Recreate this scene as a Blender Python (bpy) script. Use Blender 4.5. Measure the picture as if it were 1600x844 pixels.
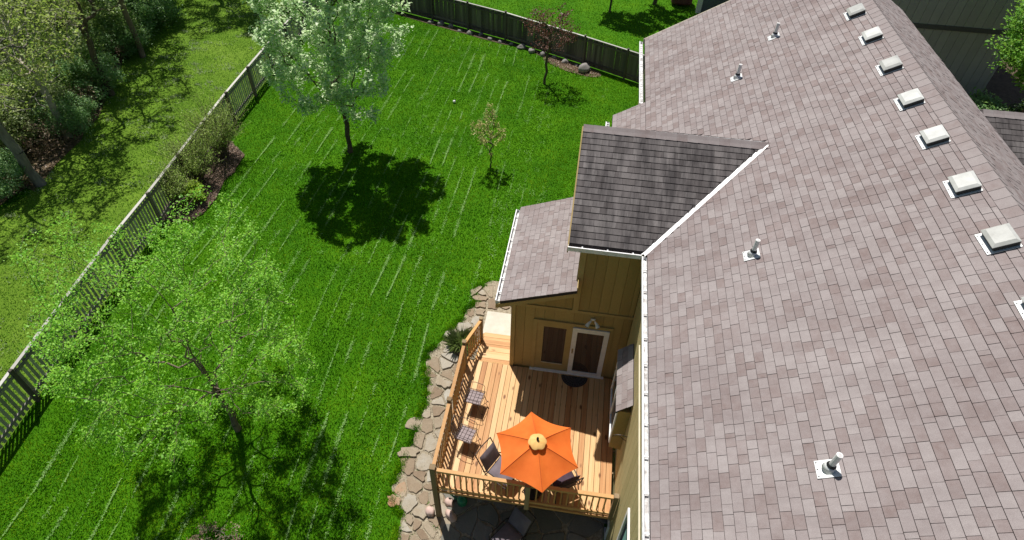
import bpy, bmesh, math, random
import numpy as np
from mathutils import Vector, Matrix
random.seed(7)
rng = np.random.default_rng(7)
D = bpy.data
S = bpy.context.scene
COL = S.collection
for o in list(D.objects): D.objects.remove(o)

# ------------------------------------------------------------------ camera, sky, sun, exposure
FPX, PITCH, ROLL, YAW = 949.83, 0.7798, 0.0328, -0.1268      # solved from the photograph's vanishing lines
CAM = np.array([0, 0, 14.05])                                # z = 0 is the deck floor
cp, sp = math.cos(PITCH), math.sin(PITCH)
_f = np.array([math.sin(YAW)*cp, math.cos(YAW)*cp, -sp]); _r = np.array([math.cos(YAW), -math.sin(YAW), 0]); _u = np.cross(_r, _f)
CR = math.cos(ROLL)*_r + math.sin(ROLL)*_u; CU = -math.sin(ROLL)*_r + math.cos(ROLL)*_u
cam = D.cameras.new('camera'); camo = D.objects.new('camera', cam); COL.objects.link(camo)
cam.sensor_width = 36; cam.lens = FPX/1600*36; cam.clip_end = 1000; cam.clip_start = 0.1
camo.matrix_world = Matrix(((CR[0], CU[0], -_f[0], CAM[0]), (CR[1], CU[1], -_f[1], CAM[1]), (CR[2], CU[2], -_f[2], CAM[2]), (0, 0, 0, 1)))
S.camera = camo
def proj(P):
    v = np.asarray(P, float)-CAM; w = v @ _f
    return 800+FPX*(v @ CR)/w, 422-FPX*(v @ CU)/w, w

SUN_EL, SUN_AZ = math.radians(64), math.radians(-32)         # azimuth measured from +Y towards +X
W = D.worlds.new('World'); S.world = W; W.use_nodes = True
wn = W.node_tree; sky = wn.nodes.new('ShaderNodeTexSky'); sky.sky_type = 'NISHITA'; sky.sun_disc = False
sky.sun_elevation = SUN_EL; sky.sun_rotation = SUN_AZ
bg = wn.nodes['Background']; wn.links.new(sky.outputs[0], bg.inputs[0]); bg.inputs[1].default_value = 0.05
sl = D.lights.new('sun', 'SUN'); sl.energy = 5.0; sl.angle = math.radians(0.55); sl.color = (1.0, 0.96, 0.9)
so = D.objects.new('sun', sl); COL.objects.link(so)
sdir = Vector((math.sin(SUN_AZ)*math.cos(SUN_EL), math.cos(SUN_AZ)*math.cos(SUN_EL), math.sin(SUN_EL)))
so.rotation_euler = sdir.to_track_quat('Z', 'Y').to_euler(); so.location = (-10, 20, 40)
S.view_settings.view_transform = 'Standard'; S.view_settings.look = 'None'
S.view_settings.exposure = 0.25; S.view_settings.gamma = 1.0

# ------------------------------------------------------------------ materials
MATS = {}
def _mat(name):
    m = D.materials.new(name); m.use_nodes = True; nt = m.node_tree; MATS[name] = m
    return m, nt, nt.nodes['Principled BSDF'], nt.nodes['Material Output']
def N(nt, t, **k):
    n = nt.nodes.new(t)
    for a, b in k.items(): setattr(n, a, b)
    return n
def ramp(nt, cols, fac):
    r = N(nt, 'ShaderNodeValToRGB'); e = r.color_ramp.elements
    while len(e) < len(cols): e.new(0.5)
    for i, (p, c) in enumerate(cols): e[i].position = p; e[i].color = (*c, 1)
    nt.links.new(fac, r.inputs[0]); return r
def coords(nt, kind, scale):
    tc = N(nt, 'ShaderNodeTexCoord'); mp = N(nt, 'ShaderNodeMapping'); mp.inputs['Scale'].default_value = scale
    if kind == 'world':
        g = N(nt, 'ShaderNodeNewGeometry'); nt.links.new(g.outputs['Position'], mp.inputs[0])
    else: nt.links.new(tc.outputs['Object'], mp.inputs[0])
    return mp
def noise(nt, vec, scale, detail=4, rough=.6):
    n = N(nt, 'ShaderNodeTexNoise'); n.inputs['Scale'].default_value = scale; n.inputs['Detail'].default_value = detail; n.inputs['Roughness'].default_value = rough
    nt.links.new(vec.outputs[0], n.inputs['Vector']); return n
def mixc(nt, a, b, fac, mode='MIX'):
    m = N(nt, 'ShaderNodeMix', data_type='RGBA', blend_type=mode)
    for v, s in ((fac, 0), (a, 6), (b, 7)):
        if isinstance(v, (int, float)): m.inputs[s].default_value = v
        elif isinstance(v, tuple): m.inputs[s].default_value = (*v, 1)
        else: nt.links.new(v, m.inputs[s])
    return m.outputs[2]
def rnd(nt, kind):
    if kind == 'object': return N(nt, 'ShaderNodeObjectInfo').outputs['Random']
    return N(nt, 'ShaderNodeNewGeometry').outputs['Random Per Island']
def surf(name, cols, scale=4, stretch=(1, 1, 1), rough=.7, bump=.2, bscale=None, per=None, pamt=.5, fine=0, fscale=80, coord='object', spec=.3, metal=0, bdist=.01):
    """noise-mottled surface; cols = ramp stops; per = 'object' | 'island' shifts each piece along the ramp"""
    m, nt, b, out = _mat(name)
    mp = coords(nt, coord, stretch); n = noise(nt, mp, scale)
    fac = n.outputs['Fac']
    if per:
        mx = N(nt, 'ShaderNodeMath', operation='MULTIPLY_ADD'); mx.inputs[1].default_value = pamt; nt.links.new(rnd(nt, per), mx.inputs[0])
        m2 = N(nt, 'ShaderNodeMath', operation='MULTIPLY'); m2.inputs[1].default_value = 1-pamt; nt.links.new(fac, m2.inputs[0])
        nt.links.new(m2.outputs[0], mx.inputs[2]); fac = mx.outputs[0]
    r = ramp(nt, cols, fac); c = r.outputs[0]
    if fine:
        n2 = noise(nt, mp, fscale, 2); rr = ramp(nt, [(.3, (1-fine,)*3), (.7, (1+fine*.6,)*3)], n2.outputs['Fac'])
        c = mixc(nt, c, rr.outputs[0], 1.0, 'MULTIPLY')
    nt.links.new(c, b.inputs['Base Color']); b.inputs['Roughness'].default_value = rough; b.inputs['Specular IOR Level'].default_value = spec; b.inputs['Metallic'].default_value = metal
    if bump:
        n3 = noise(nt, mp, bscale or scale*3, 5); bp = N(nt, 'ShaderNodeBump'); bp.inputs['Strength'].default_value = bump; bp.inputs['Distance'].default_value = bdist
        nt.links.new(n3.outputs['Fac'], bp.inputs['Height']); nt.links.new(bp.outputs[0], b.inputs['Normal'])
    return m
def flat(name, c, rough=.5, metal=0, spec=.4, **k):
    d = tuple(max(0, x*.86) for x in c)
    return surf(name, [(.3, d), (.7, c)], k.pop('scale', 9), rough=rough, metal=metal, spec=spec, bump=k.pop('bump', .08), **k)
def leafmat(name, c1, c2, trans=.35, tint=None):
    m, nt, b, out = _mat(name)
    r = ramp(nt, [(0, c1), (1, c2)], rnd(nt, 'island'))
    nt.links.new(r.outputs[0], b.inputs['Base Color']); b.inputs['Roughness'].default_value = .5; b.inputs['Specular IOR Level'].default_value = .35
    t = N(nt, 'ShaderNodeBsdfTranslucent'); tc = mixc(nt, r.outputs[0], tint or (.5, .8, .1), .35); nt.links.new(tc, t.inputs[0])
    ms = N(nt, 'ShaderNodeMixShader'); ms.inputs[0].default_value = trans
    nt.links.new(b.outputs[0], ms.inputs[1]); nt.links.new(t.outputs[0], ms.inputs[2]); nt.links.new(ms.outputs[0], out.inputs[0])
    return m
def glassmat(name, c=(.03, .03, .03)):
    m, nt, b, out = _mat(name); b.inputs['Base Color'].default_value = (*c, 1); b.inputs['Roughness'].default_value = .03; b.inputs['Specular IOR Level'].default_value = 1.0; b.inputs['IOR'].default_value = 1.75
    return m

SH = [(0, (.168, .116, .104)), (.22, (.226, .182, .174)), (.5, (.272, .236, .231)), (.75, (.303, .270, .264)), (1, (.355, .323, .310))]
for nm, per in (('shingle_piece', 'object'), ('shingle_mass', 'island')):
    m = surf(nm, SH, 9, per=per, pamt=.5, rough=.95, bump=.35, bscale=220, fine=.22, fscale=150, spec=.12, coord='world', bdist=.003)
for nm in ('shingle_piece', 'shingle_mass'):                 # broad weathering, streaked down the slope
    nt = MATS[nm].node_tree; b = nt.nodes['Principled BSDF']; lk = b.inputs['Base Color'].links[0]; src = lk.from_socket
    mp = coords(nt, 'world', (.28, 1.1, .28)); w = noise(nt, mp, 1.5, 6, .7); rr = ramp(nt, [(.32, (.84, .82, .82)), (.66, (1.1, 1.1, 1.1))], w.outputs['Fac'])
    nt.links.new(mixc(nt, src, rr.outputs[0], 1., 'MULTIPLY'), b.inputs['Base Color'])
surf('ridge_shingle', SH, 6, per='object', pamt=.3, rough=.95, bump=.3, bscale=220, fine=.18, fscale=150, spec=.12, bdist=.003, coord='world')
def shaded_stained():  # base tone darkened as shade for slopes turned from the sun, plus stain streaks
    m, nt, b, out = _mat('shaded_stained_shingle')
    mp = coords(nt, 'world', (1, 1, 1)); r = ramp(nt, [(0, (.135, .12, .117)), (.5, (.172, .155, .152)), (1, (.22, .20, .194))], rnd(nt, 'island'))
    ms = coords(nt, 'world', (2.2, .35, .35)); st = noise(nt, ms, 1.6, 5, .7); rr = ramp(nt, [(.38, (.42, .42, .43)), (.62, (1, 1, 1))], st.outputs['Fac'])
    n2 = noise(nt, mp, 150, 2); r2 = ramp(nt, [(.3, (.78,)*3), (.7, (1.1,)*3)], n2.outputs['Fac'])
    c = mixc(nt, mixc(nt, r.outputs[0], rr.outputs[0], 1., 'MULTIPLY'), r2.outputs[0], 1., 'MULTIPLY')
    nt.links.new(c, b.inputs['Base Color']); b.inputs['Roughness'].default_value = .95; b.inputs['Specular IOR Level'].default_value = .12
shaded_stained()
flat('roof_felt', (.05, .042, .042), .95, spec=.1)
surf('gutter_white', [(.3, (.62, .61, .6)), (.55, (.8, .8, .8))], 14, rough=.45, bump=.05)
surf('gutter_inside', [(.35, (.28, .26, .25)), (.5, (.55, .54, .53)), (.65, (.74, .74, .73))], 6, stretch=(1, 1, 1), rough=.6, bump=.1)
surf('valley_metal', [(.3, (.38, .385, .39)), (.7, (.56, .57, .57))], 5, rough=.45, metal=.2)
surf('siding_tan', [(.3, (.32, .228, .085)), (.7, (.385, .28, .11))], 3, stretch=(1, 1, .2), per='object', pamt=.4, rough=.75, bump=.25, bscale=40, fine=.12, fscale=60)
surf('siding_olive', [(.3, (.40, .34, .16)), (.7, (.47, .40, .20))], 3, stretch=(1, 1, .2), per='object', pamt=.4, rough=.75, bump=.25, bscale=40, fine=.1, fscale=60)
surf('trim_tan', [(.3, (.35, .255, .10)), (.7, (.42, .31, .13))], 3, rough=.7)
surf('trim_pale', [(.3, (.50, .45, .33)), (.7, (.58, .53, .4))], 3, rough=.6)
flat('white_paint', (.80, .80, .79), .4); flat('black_rubber', (.015, .015, .016), .6); flat('white_plastic', (.82, .82, .8), .35)
surf('vent_dome', [(.25, (.36, .36, .335)), (.5, (.47, .475, .45)), (.75, (.60, .605, .58))], 5, rough=.35, per='object', pamt=.4, coord='world')
flat('flashing', (.70, .71, .70), .4, metal=.1); flat('vent_curb', (.03, .034, .034), .55)
def wood(name, cols, axis='y', per='object', pamt=.45, knots=True, rough=.6):
    m, nt, b, out = _mat(name)
    st = {'y': (14, .55, 14), 'x': (.55, 14, 14), 'z': (14, 14, .55)}[axis]
    mp = coords(nt, 'world', st); n = noise(nt, mp, 1.6, 6, .65); n.inputs['Distortion'].default_value = .6
    mx = N(nt, 'ShaderNodeMath', operation='MULTIPLY_ADD'); mx.inputs[1].default_value = pamt; nt.links.new(rnd(nt, per), mx.inputs[0])
    m2 = N(nt, 'ShaderNodeMath', operation='MULTIPLY'); m2.inputs[1].default_value = 1-pamt; nt.links.new(n.outputs['Fac'], m2.inputs[0]); nt.links.new(m2.outputs[0], mx.inputs[2])
    c = ramp(nt, cols, mx.outputs[0]).outputs[0]
    if knots:
        kst = {'y': (7, 3.2, 7), 'x': (3.2, 7, 7), 'z': (7, 7, 3.2)}[axis]
        mk = coords(nt, 'world', kst); v = N(nt, 'ShaderNodeTexVoronoi'); v.inputs['Scale'].default_value = .62; nt.links.new(mk.outputs[0], v.inputs['Vector'])
        kr = ramp(nt, [(.10, (.25, .15, .09)), (.20, (1, 1, 1))], v.outputs['Distance']); c = mixc(nt, c, kr.outputs[0], .9, 'MULTIPLY')
    nt.links.new(c, b.inputs['Base Color']); b.inputs['Roughness'].default_value = rough; b.inputs['Specular IOR Level'].default_value = .3
    bp = N(nt, 'ShaderNodeBump'); bp.inputs['Strength'].default_value = .25; bp.inputs['Distance'].default_value = .004
    nt.links.new(n.outputs['Fac'], bp.inputs['Height']); nt.links.new(bp.outputs[0], b.inputs['Normal'])
CED = [(.12, (.24, .09, .035)), (.33, (.42, .20, .075)), (.56, (.58, .345, .15)), (.85, (.70, .50, .275))]
wood('cedar_y', CED, 'y'); wood('cedar_x', CED, 'x'); wood('rail_wood', [(.2, (.36, .18, .06)), (.8, (.58, .34, .13))], 'z', knots=False)
wood('post_wood', [(.2, (.17, .115, .06)), (.8, (.33, .25, .15))], 'z', knots=False, rough=.8)
wood('weathered_z', [(.15, (.22, .205, .18)), (.5, (.38, .355, .315)), (.9, (.55, .53, .48))], 'z', pamt=.55, knots=False, rough=.9)
wood('weathered_dark', [(.15, (.075, .064, .053)), (.5, (.135, .117, .096)), (.9, (.22, .195, .16))], 'z', pamt=.55, knots=False, rough=.9)
wood('weathered_cap', [(.2, (.30, .29, .26)), (.8, (.55, .53, .49))], 'y', knots=False, rough=.85)
wood('weathered_rail', [(.2, (.17, .155, .135)), (.8, (.32, .30, .26))], 'y', knots=False, rough=.85)
def lawnmat(name, cols, stripes=True):
    m, nt, b, out = _mat(name)
    mp = coords(nt, 'world', (1, 1, 1)); n1 = noise(nt, mp, .55, 5, .6); n2 = noise(nt, mp, 26, 4, .7)
    ma = N(nt, 'ShaderNodeMath', operation='MULTIPLY_ADD'); ma.inputs[1].default_value = .5; nt.links.new(n1.outputs['Fac'], ma.inputs[0])
    mb = N(nt, 'ShaderNodeMath', operation='MULTIPLY'); mb.inputs[1].default_value = .5; nt.links.new(n2.outputs['Fac'], mb.inputs[0]); nt.links.new(mb.outputs[0], ma.inputs[2])
    r = ramp(nt, cols, ma.outputs[0]); nt.links.new(r.outputs[0], b.inputs['Base Color']); b.inputs['Roughness'].default_value = .9; b.inputs['Specular IOR Level'].default_value = .1
    bp = N(nt, 'ShaderNodeBump'); bp.inputs['Strength'].default_value = .6; bp.inputs['Distance'].default_value = .03; nt.links.new(n2.outputs['Fac'], bp.inputs['Height']); nt.links.new(bp.outputs[0], b.inputs['Normal'])
lawnmat('lawn', [(.3, (.018, .08, .001)), (.5, (.045, .15, .002)), (.72, (.09, .22, .003))])
lawnmat('meadow', [(.3, (.05, .11, .008)), (.5, (.11, .20, .016)), (.72, (.18, .27, .035))])
def blademat(name, cols):
    m, nt, b, out = _mat(name)
    mp = coords(nt, 'world', (1, 1, 1)); n1 = noise(nt, mp, .75, 7, .72)
    ma = N(nt, 'ShaderNodeMath', operation='MULTIPLY_ADD'); ma.inputs[1].default_value = .28; nt.links.new(rnd(nt, 'island'), ma.inputs[0])
    mb = N(nt, 'ShaderNodeMath', operation='MULTIPLY'); mb.inputs[1].default_value = .72; nt.links.new(n1.outputs['Fac'], mb.inputs[0]); nt.links.new(mb.outputs[0], ma.inputs[2])
    r = ramp(nt, cols, ma.outputs[0]); nt.links.new(r.outputs[0], b.inputs['Base Color']); b.inputs['Roughness'].default_value = .7; b.inputs['Specular IOR Level'].default_value = .06
    t = N(nt, 'ShaderNodeBsdfTranslucent'); nt.links.new(r.outputs[0], t.inputs[0]); ms = N(nt, 'ShaderNodeMixShader'); ms.inputs[0].default_value = .3
    nt.links.new(b.outputs[0], ms.inputs[1]); nt.links.new(t.outputs[0], ms.inputs[2]); nt.links.new(ms.outputs[0], out.inputs[0])
blademat('grass_blade', [(.33, (.020, .12, .001)), (.45, (.056, .22, .002)), (.54, (.108, .305, .003)), (.66, (.24, .41, .010))])
blademat('meadow_blade', [(.32, (.035, .14, .006)), (.44, (.09, .24, .015)), (.55, (.16, .335, .03)), (.68, (.33, .45, .11))])
blademat('clipping', [(.2, (.16, .36, .07)), (.8, (.42, .60, .24))])
surf('soil', [(.3, (.05, .034, .022)), (.7, (.12, .085, .055))], 6, rough=.95, bump=.7, bscale=30, coord='world', bdist=.03)
surf('leaf_litter', [(.3, (.05, .04, .02)), (.5, (.12, .085, .045)), (.72, (.2, .15, .09))], 5, rough=.95, bump=.8, bscale=22, coord='world', bdist=.04)
surf('mulch', [(.3, (.06, .036, .027)), (.7, (.17, .115, .085))], 9, rough=.95, bump=.9, bscale=35, coord='world', bdist=.04)
surf('gravel', [(.3, (.19, .155, .11)), (.55, (.33, .28, .2)), (.75, (.45, .39, .3))], 14, rough=.95, bump=.8, bscale=38, coord='world', bdist=.02)
surf('flagstone', [(.08, (.19, .13, .085)), (.35, (.27, .205, .14)), (.6, (.33, .275, .20)), (.92, (.43, .41, .36))], 3.5, per='object', pamt=.6, rough=.85, bump=.5, bscale=12, fine=.15, fscale=40, coord='world', bdist=.015)
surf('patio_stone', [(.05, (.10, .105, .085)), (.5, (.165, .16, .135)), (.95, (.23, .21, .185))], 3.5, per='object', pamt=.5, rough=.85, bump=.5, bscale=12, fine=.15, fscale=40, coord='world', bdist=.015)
surf('red_stone', [(.3, (.42, .2, .12)), (.5, (.36, .25, .16)), (.75, (.34, .30, .22))], 2.5, rough=.85, bump=.5, bscale=12, coord='world', bdist=.015)
surf('pink_rock', [(.3, (.42, .27, .22)), (.7, (.66, .52, .46))], 4, rough=.8, bump=.4, bscale=9)
surf('grey_rock', [(.3, (.16, .15, .14)), (.7, (.30, .28, .26))], 4, rough=.85, bump=.4, bscale=9)
surf('concrete', [(.3, (.50, .46, .38)), (.7, (.62, .58, .49))], 3, rough=.85, bump=.2, bscale=40, fine=.08, fscale=60)
surf('bark', [(.3, (.055, .042, .03)), (.7, (.14, .11, .08))], 10, stretch=(1, 1, .25), rough=.95, bump=.6, bscale=20)
surf('bark_warm', [(.3, (.11, .085, .06)), (.7, (.24, .19, .14))], 10, stretch=(1, 1, .25), rough=.95, bump=.6, bscale=20)
surf('bark_grey', [(.3, (.13, .115, .10)), (.7, (.27, .245, .215))], 8, stretch=(1, 1, .25), rough=.95, bump=.6, bscale=18)
surf('twig_pale', [(.3, (.26, .23, .18)), (.7, (.44, .40, .32))], 8, rough=.9, bump=.2)
surf('twig_brown', [(.3, (.13, .08, .05)), (.7, (.30, .21, .15))], 8, rough=.9, bump=.2)
leafmat('leaf_mint', (.40, .64, .26), (.86, .94, .66), .42, (.7, .95, .4)); leafmat('leaf_green', (.12, .38, .02), (.33, .62, .06), .42)
leafmat('leaf_yellowgreen', (.22, .30, .05), (.44, .50, .14), .4); leafmat('leaf_wood', (.08, .17, .03), (.27, .37, .11), .38)
leafmat('leaf_olive', (.12, .17, .05), (.32, .37, .17), .38); leafmat('leaf_bush', (.10, .26, .07), (.34, .50, .24), .38)
leafmat('leaf_red', (.08, .025, .022), (.19, .085, .06), .2, (.6, .2, .1)); leafmat('leaf_sapling', (.30, .30, .10), (.50, .44, .17), .3)
leafmat('leaf_bright', (.10, .30, .03), (.26, .50, .07), .35); leafmat('leaf_wisp', (.20, .32, .05), (.46, .56, .17), .4)
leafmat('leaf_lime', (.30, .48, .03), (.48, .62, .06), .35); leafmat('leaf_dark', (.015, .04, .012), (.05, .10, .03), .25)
leafmat('leaf_dry', (.14, .08, .05), (.36, .27, .18), .2, (.5, .4, .2)); leafmat('mulch_chip', (.08, .05, .035), (.30, .20, .14), .05, (.3, .2, .1))
leafmat('pebble', (.22, .17, .11), (.50, .43, .33), .02, (.4, .35, .25))
leafmat('blade_grey', (.12, .18, .05), (.30, .36, .16), .3)
surf('canopy_orange', [(.3, (.72, .145, .024)), (.7, (.84, .20, .036))], 2.2, rough=.75, bump=.35, bscale=9, spec=.2, bdist=.012)
flat('canopy_seam', (.50, .085, .014), .8)
surf('canopy_cap', [(.3, (.66, .38, .12)), (.7, (.76, .46, .17))], 6, rough=.8, bump=.1)
for nm in ('canopy_orange',):
    m = MATS[nm]; nt = m.node_tree; b = nt.nodes['Principled BSDF']; out = nt.nodes['Material Output']
    t = N(nt, 'ShaderNodeBsdfTranslucent'); t.inputs[0].default_value = (.9, .22, .03, 1); ms = N(nt, 'ShaderNodeMixShader'); ms.inputs[0].default_value = .22
    nt.links.new(b.outputs[0], ms.inputs[1]); nt.links.new(t.outputs[0], ms.inputs[2]); nt.links.new(ms.outputs[0], out.inputs[0])
flat('iron_dark', (.035, .028, .026), .5, metal=.4); flat('iron_brown', (.10, .075, .07), .5, metal=.3)
surf('cushion_mauve', [(.3, (.125, .105, .12)), (.7, (.18, .155, .175))], 5, rough=.9, bump=.3, bscale=60); surf('cushion_plum', [(.3, (.05, .03, .045)), (.7, (.085, .055, .075))], 5, rough=.9, bump=.3, bscale=60)
surf('mesh_mauve', [(.3, (.24, .19, .19)), (.7, (.32, .26, .26))], 5, rough=.8); flat('table_brown', (.09, .03, .022), .4)
flat('green_plastic', (.02, .20, .10), .4); flat('brass', (.5, .35, .12), .35, metal=.6)
surf('mat_rubber', [(.3, (.02, .02, .02)), (.7, (.05, .045, .045))], 12, rough=.9, bump=.4)
glassmat('glass_dark'); glassmat('glass_warm', (.06, .043, .036)); glassmat('glass_sky', (.02, .035, .045))
surf('curtain', [(.3, (.10, .26, .22)), (.7, (.2, .4, .36))], 6, stretch=(1, 8, .3), rough=.9); flat('red_cloth', (.5, .04, .05), .8)
surf('grey_wall', [(.3, (.31, .315, .29)), (.7, (.36, .365, .34))], 2, rough=.85, per='object', pamt=.3, bump=.3, bscale=30); flat('grey_trim', (.09, .09, .088), .7)
surf('slate_wall', [(.3, (.10, .12, .135)), (.7, (.135, .155, .17))], 2, rough=.8); surf('brown_cloth', [(.3, (.10, .04, .035)), (.7, (.16, .075, .06))], 5, rough=.9)
surf('roof_plain', [(.3, (.2, .165, .16)), (.7, (.3, .25, .245))], 9, rough=.95, fine=.2, coord='world')

# ------------------------------------------------------------------ mesh helpers
class MB:
    def __init__(s): s.v = []; s.f = []
    def add(s, v, f):
        o = len(s.v); s.v += [tuple(p) for p in v]; s.f += [tuple(i+o for i in q) for q in f]; return s
    def box(s, x0, x1, y0, y1, z0, z1, b=0):
        if b <= 0:
            return s.add([(x0, y0, z0), (x1, y0, z0), (x1, y1, z0), (x0, y1, z0), (x0, y0, z1), (x1, y0, z1), (x1, y1, z1), (x0, y1, z1)],
                         [(0, 3, 2, 1), (4, 5, 6, 7), (0, 1, 5, 4), (1, 2, 6, 5), (2, 3, 7, 6), (3, 0, 4, 7)])
        r = [(x0+b, y0), (x1-b, y0), (x1, y0+b), (x1, y1-b), (x1-b, y1), (x0+b, y1), (x0, y1-b), (x0, y0+b)]
        q = [(x0+b, y0+b), (x1-b, y0+b), (x1-b, y0+b), (x1-b, y1-b), (x1-b, y1-b), (x0+b, y1-b), (x0+b, y1-b), (x0+b, y0+b)]
        V = [(x, y, z0+b) for x, y in r]+[(x, y, z1-b) for x, y in r]+[(x, y, z1) for x, y in [(x0+b, y0+b), (x1-b, y0+b), (x1-b, y1-b), (x0+b, y1-b)]]+[(x, y, z0) for x, y in [(x0+b, y0+b), (x1-b, y0+b), (x1-b, y1-b), (x0+b, y1-b)]]
        F = [(i, (i+1) % 8, (i+1) % 8+8, i+8) for i in range(8)]
        F += [(16, 17, 18, 19), (23, 22, 21, 20), (8, 9, 17, 16), (9, 10, 17), (10, 11, 18, 17), (11, 12, 18), (12, 13, 19, 18), (13, 14, 19), (14, 15, 16, 19), (15, 8, 16)]
        F += [(0, 20, 21, 1), (1, 21, 2), (2, 21, 22, 3), (3, 22, 4), (4, 22, 23, 5), (5, 23, 6), (6, 23, 20, 7), (7, 20, 0)]
        return s.add(V, F)
    def prism(s, poly, ext):
        """poly = list of 3-D points, extruded by vector ext"""
        n = len(poly); e = np.array(ext); V = [tuple(np.array(p, float)) for p in poly]+[tuple(np.array(p, float)+e) for p in poly]
        return s.add(V, [tuple(range(n))[::-1], tuple(range(n, 2*n))]+[(i, (i+1) % n, (i+1) % n+n, i+n) for i in range(n)])
    def tube(s, pts, rad, k=6, cap=True):
        pts = [np.array(p, float) for p in pts]; n = len(pts)
        if not hasattr(rad, '__len__'): rad = [rad]*n
        V = []; ref = np.array([.13, .27, .95])
        for i in range(n):
            t = pts[min(i+1, n-1)]-pts[max(i-1, 0)]; t = t/(np.linalg.norm(t)+1e-9)
            rr = ref if abs(t@ref) < .9 else np.array([1., .1, 0]); a = np.cross(t, rr); a /= np.linalg.norm(a); b = np.cross(t, a)
            for j in range(k): g = 2*math.pi*j/k; V.append(pts[i]+rad[i]*(math.cos(g)*a+math.sin(g)*b))
        F = [(i*k+j, i*k+(j+1) % k, (i+1)*k+(j+1) % k, (i+1)*k+j) for i in range(n-1) for j in range(k)]
        if cap: F += [tuple(range(k))[::-1], tuple(range((n-1)*k, n*k))]
        return s.add(V, F)
    def lathe(s, prof, c=(0, 0, 0), k=16):
        V = []; n = len(prof)
        for r, z in prof:
            for j in range(k): g = 2*math.pi*j/k; V.append((c[0]+r*math.cos(g), c[1]+r*math.sin(g), c[2]+z))
        F = [(i*k+j, i*k+(j+1) % k, (i+1)*k+(j+1) % k, (i+1)*k+j) for i in range(n-1) for j in range(k)]
        F += [tuple(range(k))[::-1], tuple(range((n-1)*k, n*k))]
        return s.add(V, F)
def np_mesh(name, V, F, nper):
    """fast mesh from numpy: V (n,3), F (m,nper)"""
    me = D.meshes.new(name); V = np.ascontiguousarray(V, np.float32); F = np.ascontiguousarray(F, np.int32)
    me.vertices.add(len(V)); me.vertices.foreach_set('co', V.ravel()); me.loops.add(F.size); me.loops.foreach_set('vertex_index', F.ravel())
    me.polygons.add(len(F)); me.polygons.foreach_set('loop_start', np.arange(0, F.size, nper, dtype=np.int32)); me.update(calc_edges=True); return me
ORG = {}
def link(name, me, mat, parent=None, loc=(0, 0, 0)):
    o = D.objects.new(name, me); COL.objects.link(o); o.location = loc
    if parent is not None: o.parent = parent
    if mat and me and not me.materials: me.materials.append(MATS[mat])
    return o
def obj(name, mb, mat, parent=None, smooth=False, world=True):
    """one mesh object; vertices are given in world space and stored relative to the root thing's base"""
    org = np.array(ORG.get(parent.name if parent else None, (0, 0, 0)), float) if world else np.zeros(3)
    me = D.meshes.new(name); me.from_pydata([tuple(np.array(p)-org) for p in mb.v], [], mb.f); me.update()
    if smooth: me.polygons.foreach_set('use_smooth', [True]*len(me.polygons))
    o = link(name, me, mat, parent)
    if parent is not None: ORG[o.name] = tuple(org)
    else: ORG[o.name] = (0, 0, 0)
    return o
def tag(o, label, cat, group=None):
    o['label'] = label; o['category'] = cat
    if group: o['group'] = group
    return o
def thing(name, label, cat, loc=(0, 0, 0), rz=0, group=None):
    o = D.objects.new(name, None); COL.objects.link(o); o.location = loc; o.rotation_euler = (0, 0, rz); o.empty_display_size = .2
    ORG[o.name] = tuple(loc); return tag(o, label, cat, group)
def struct(o): o['kind'] = 'structure'; return o
def stuff(o, label=None, cat=None):
    o['kind'] = 'stuff'
    if label: tag(o, label, cat)
    return o
def dup(root, loc, rz=0, label=None, scale=1):
    r = root.copy(); COL.objects.link(r); r.location = loc; r.rotation_euler = (0, 0, rz); r.scale = (scale,)*3
    if label: r['label'] = label
    for ch in list(root.children):
        c = ch.copy(); COL.objects.link(c); c.parent = r
        for g in list(ch.children):
            d = g.copy(); COL.objects.link(d); d.parent = c
    return r
GY, GZ = [-80, 3, 5, 12.5, 300], [-1.9, -1.85, -1.75, -.6, -.6]
def gz(y): return float(np.interp(y, GY, GZ))
def gzv(y): return np.interp(y, GY, GZ)
def inside(px, py, poly):
    c = np.zeros(np.shape(px), bool); n = len(poly)
    for i in range(n):
        x0, y0 = poly[i]; x1, y1 = poly[(i+1) % n]
        k = ((y0 > py) != (y1 > py)) & (px < (x1-x0)*(py-y0)/(y1-y0+1e-12)+x0); c ^= k
    return c
def drape(name, poly, mat, off, step=.3):
    """ground patch: outline polygon clipped into strips that follow the terrain"""
    bm = bmesh.new(); vs = [bm.verts.new((x, y, 0)) for x, y in poly]; bm.faces.new(vs)
    ys = [p[1] for p in poly]
    for y in [v for v in GY if min(ys) < v < max(ys)]:
        g = bm.verts[:]+bm.edges[:]+bm.faces[:]; bmesh.ops.bisect_plane(bm, geom=g, plane_co=(0, y, 0), plane_no=(0, 1, 0))
    bmesh.ops.triangulate(bm, faces=bm.faces[:])
    for v in bm.verts: v.co.z = gz(v.co.y)+off
    bmesh.ops.recalc_face_normals(bm, faces=bm.faces[:]); 
    if sum(f.normal.z for f in bm.faces) < 0: bmesh.ops.reverse_faces(bm, faces=bm.faces[:])
    me = D.meshes.new(name); bm.to_mesh(me); bm.free(); o = link(name, me, mat); ORG[o.name] = (0, 0, 0); return struct(o)
def smooth_poly(pts, k=4, jit=.06, seed=1):
    r = random.Random(seed); out = []; n = len(pts)
    for i in range(n):
        p0, p1, p2, p3 = [np.array(pts[(i+j-1) % n], float) for j in range(4)]
        for t in np.linspace(0, 1, k, endpoint=False):
            q = .5*((2*p1)+(-p0+p2)*t+(2*p0-5*p1+4*p2-p3)*t*t+(-p0+3*p1-3*p2+p3)*t**3); out.append((q[0]+r.uniform(-jit, jit), q[1]+r.uniform(-jit, jit)))
    return out

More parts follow.
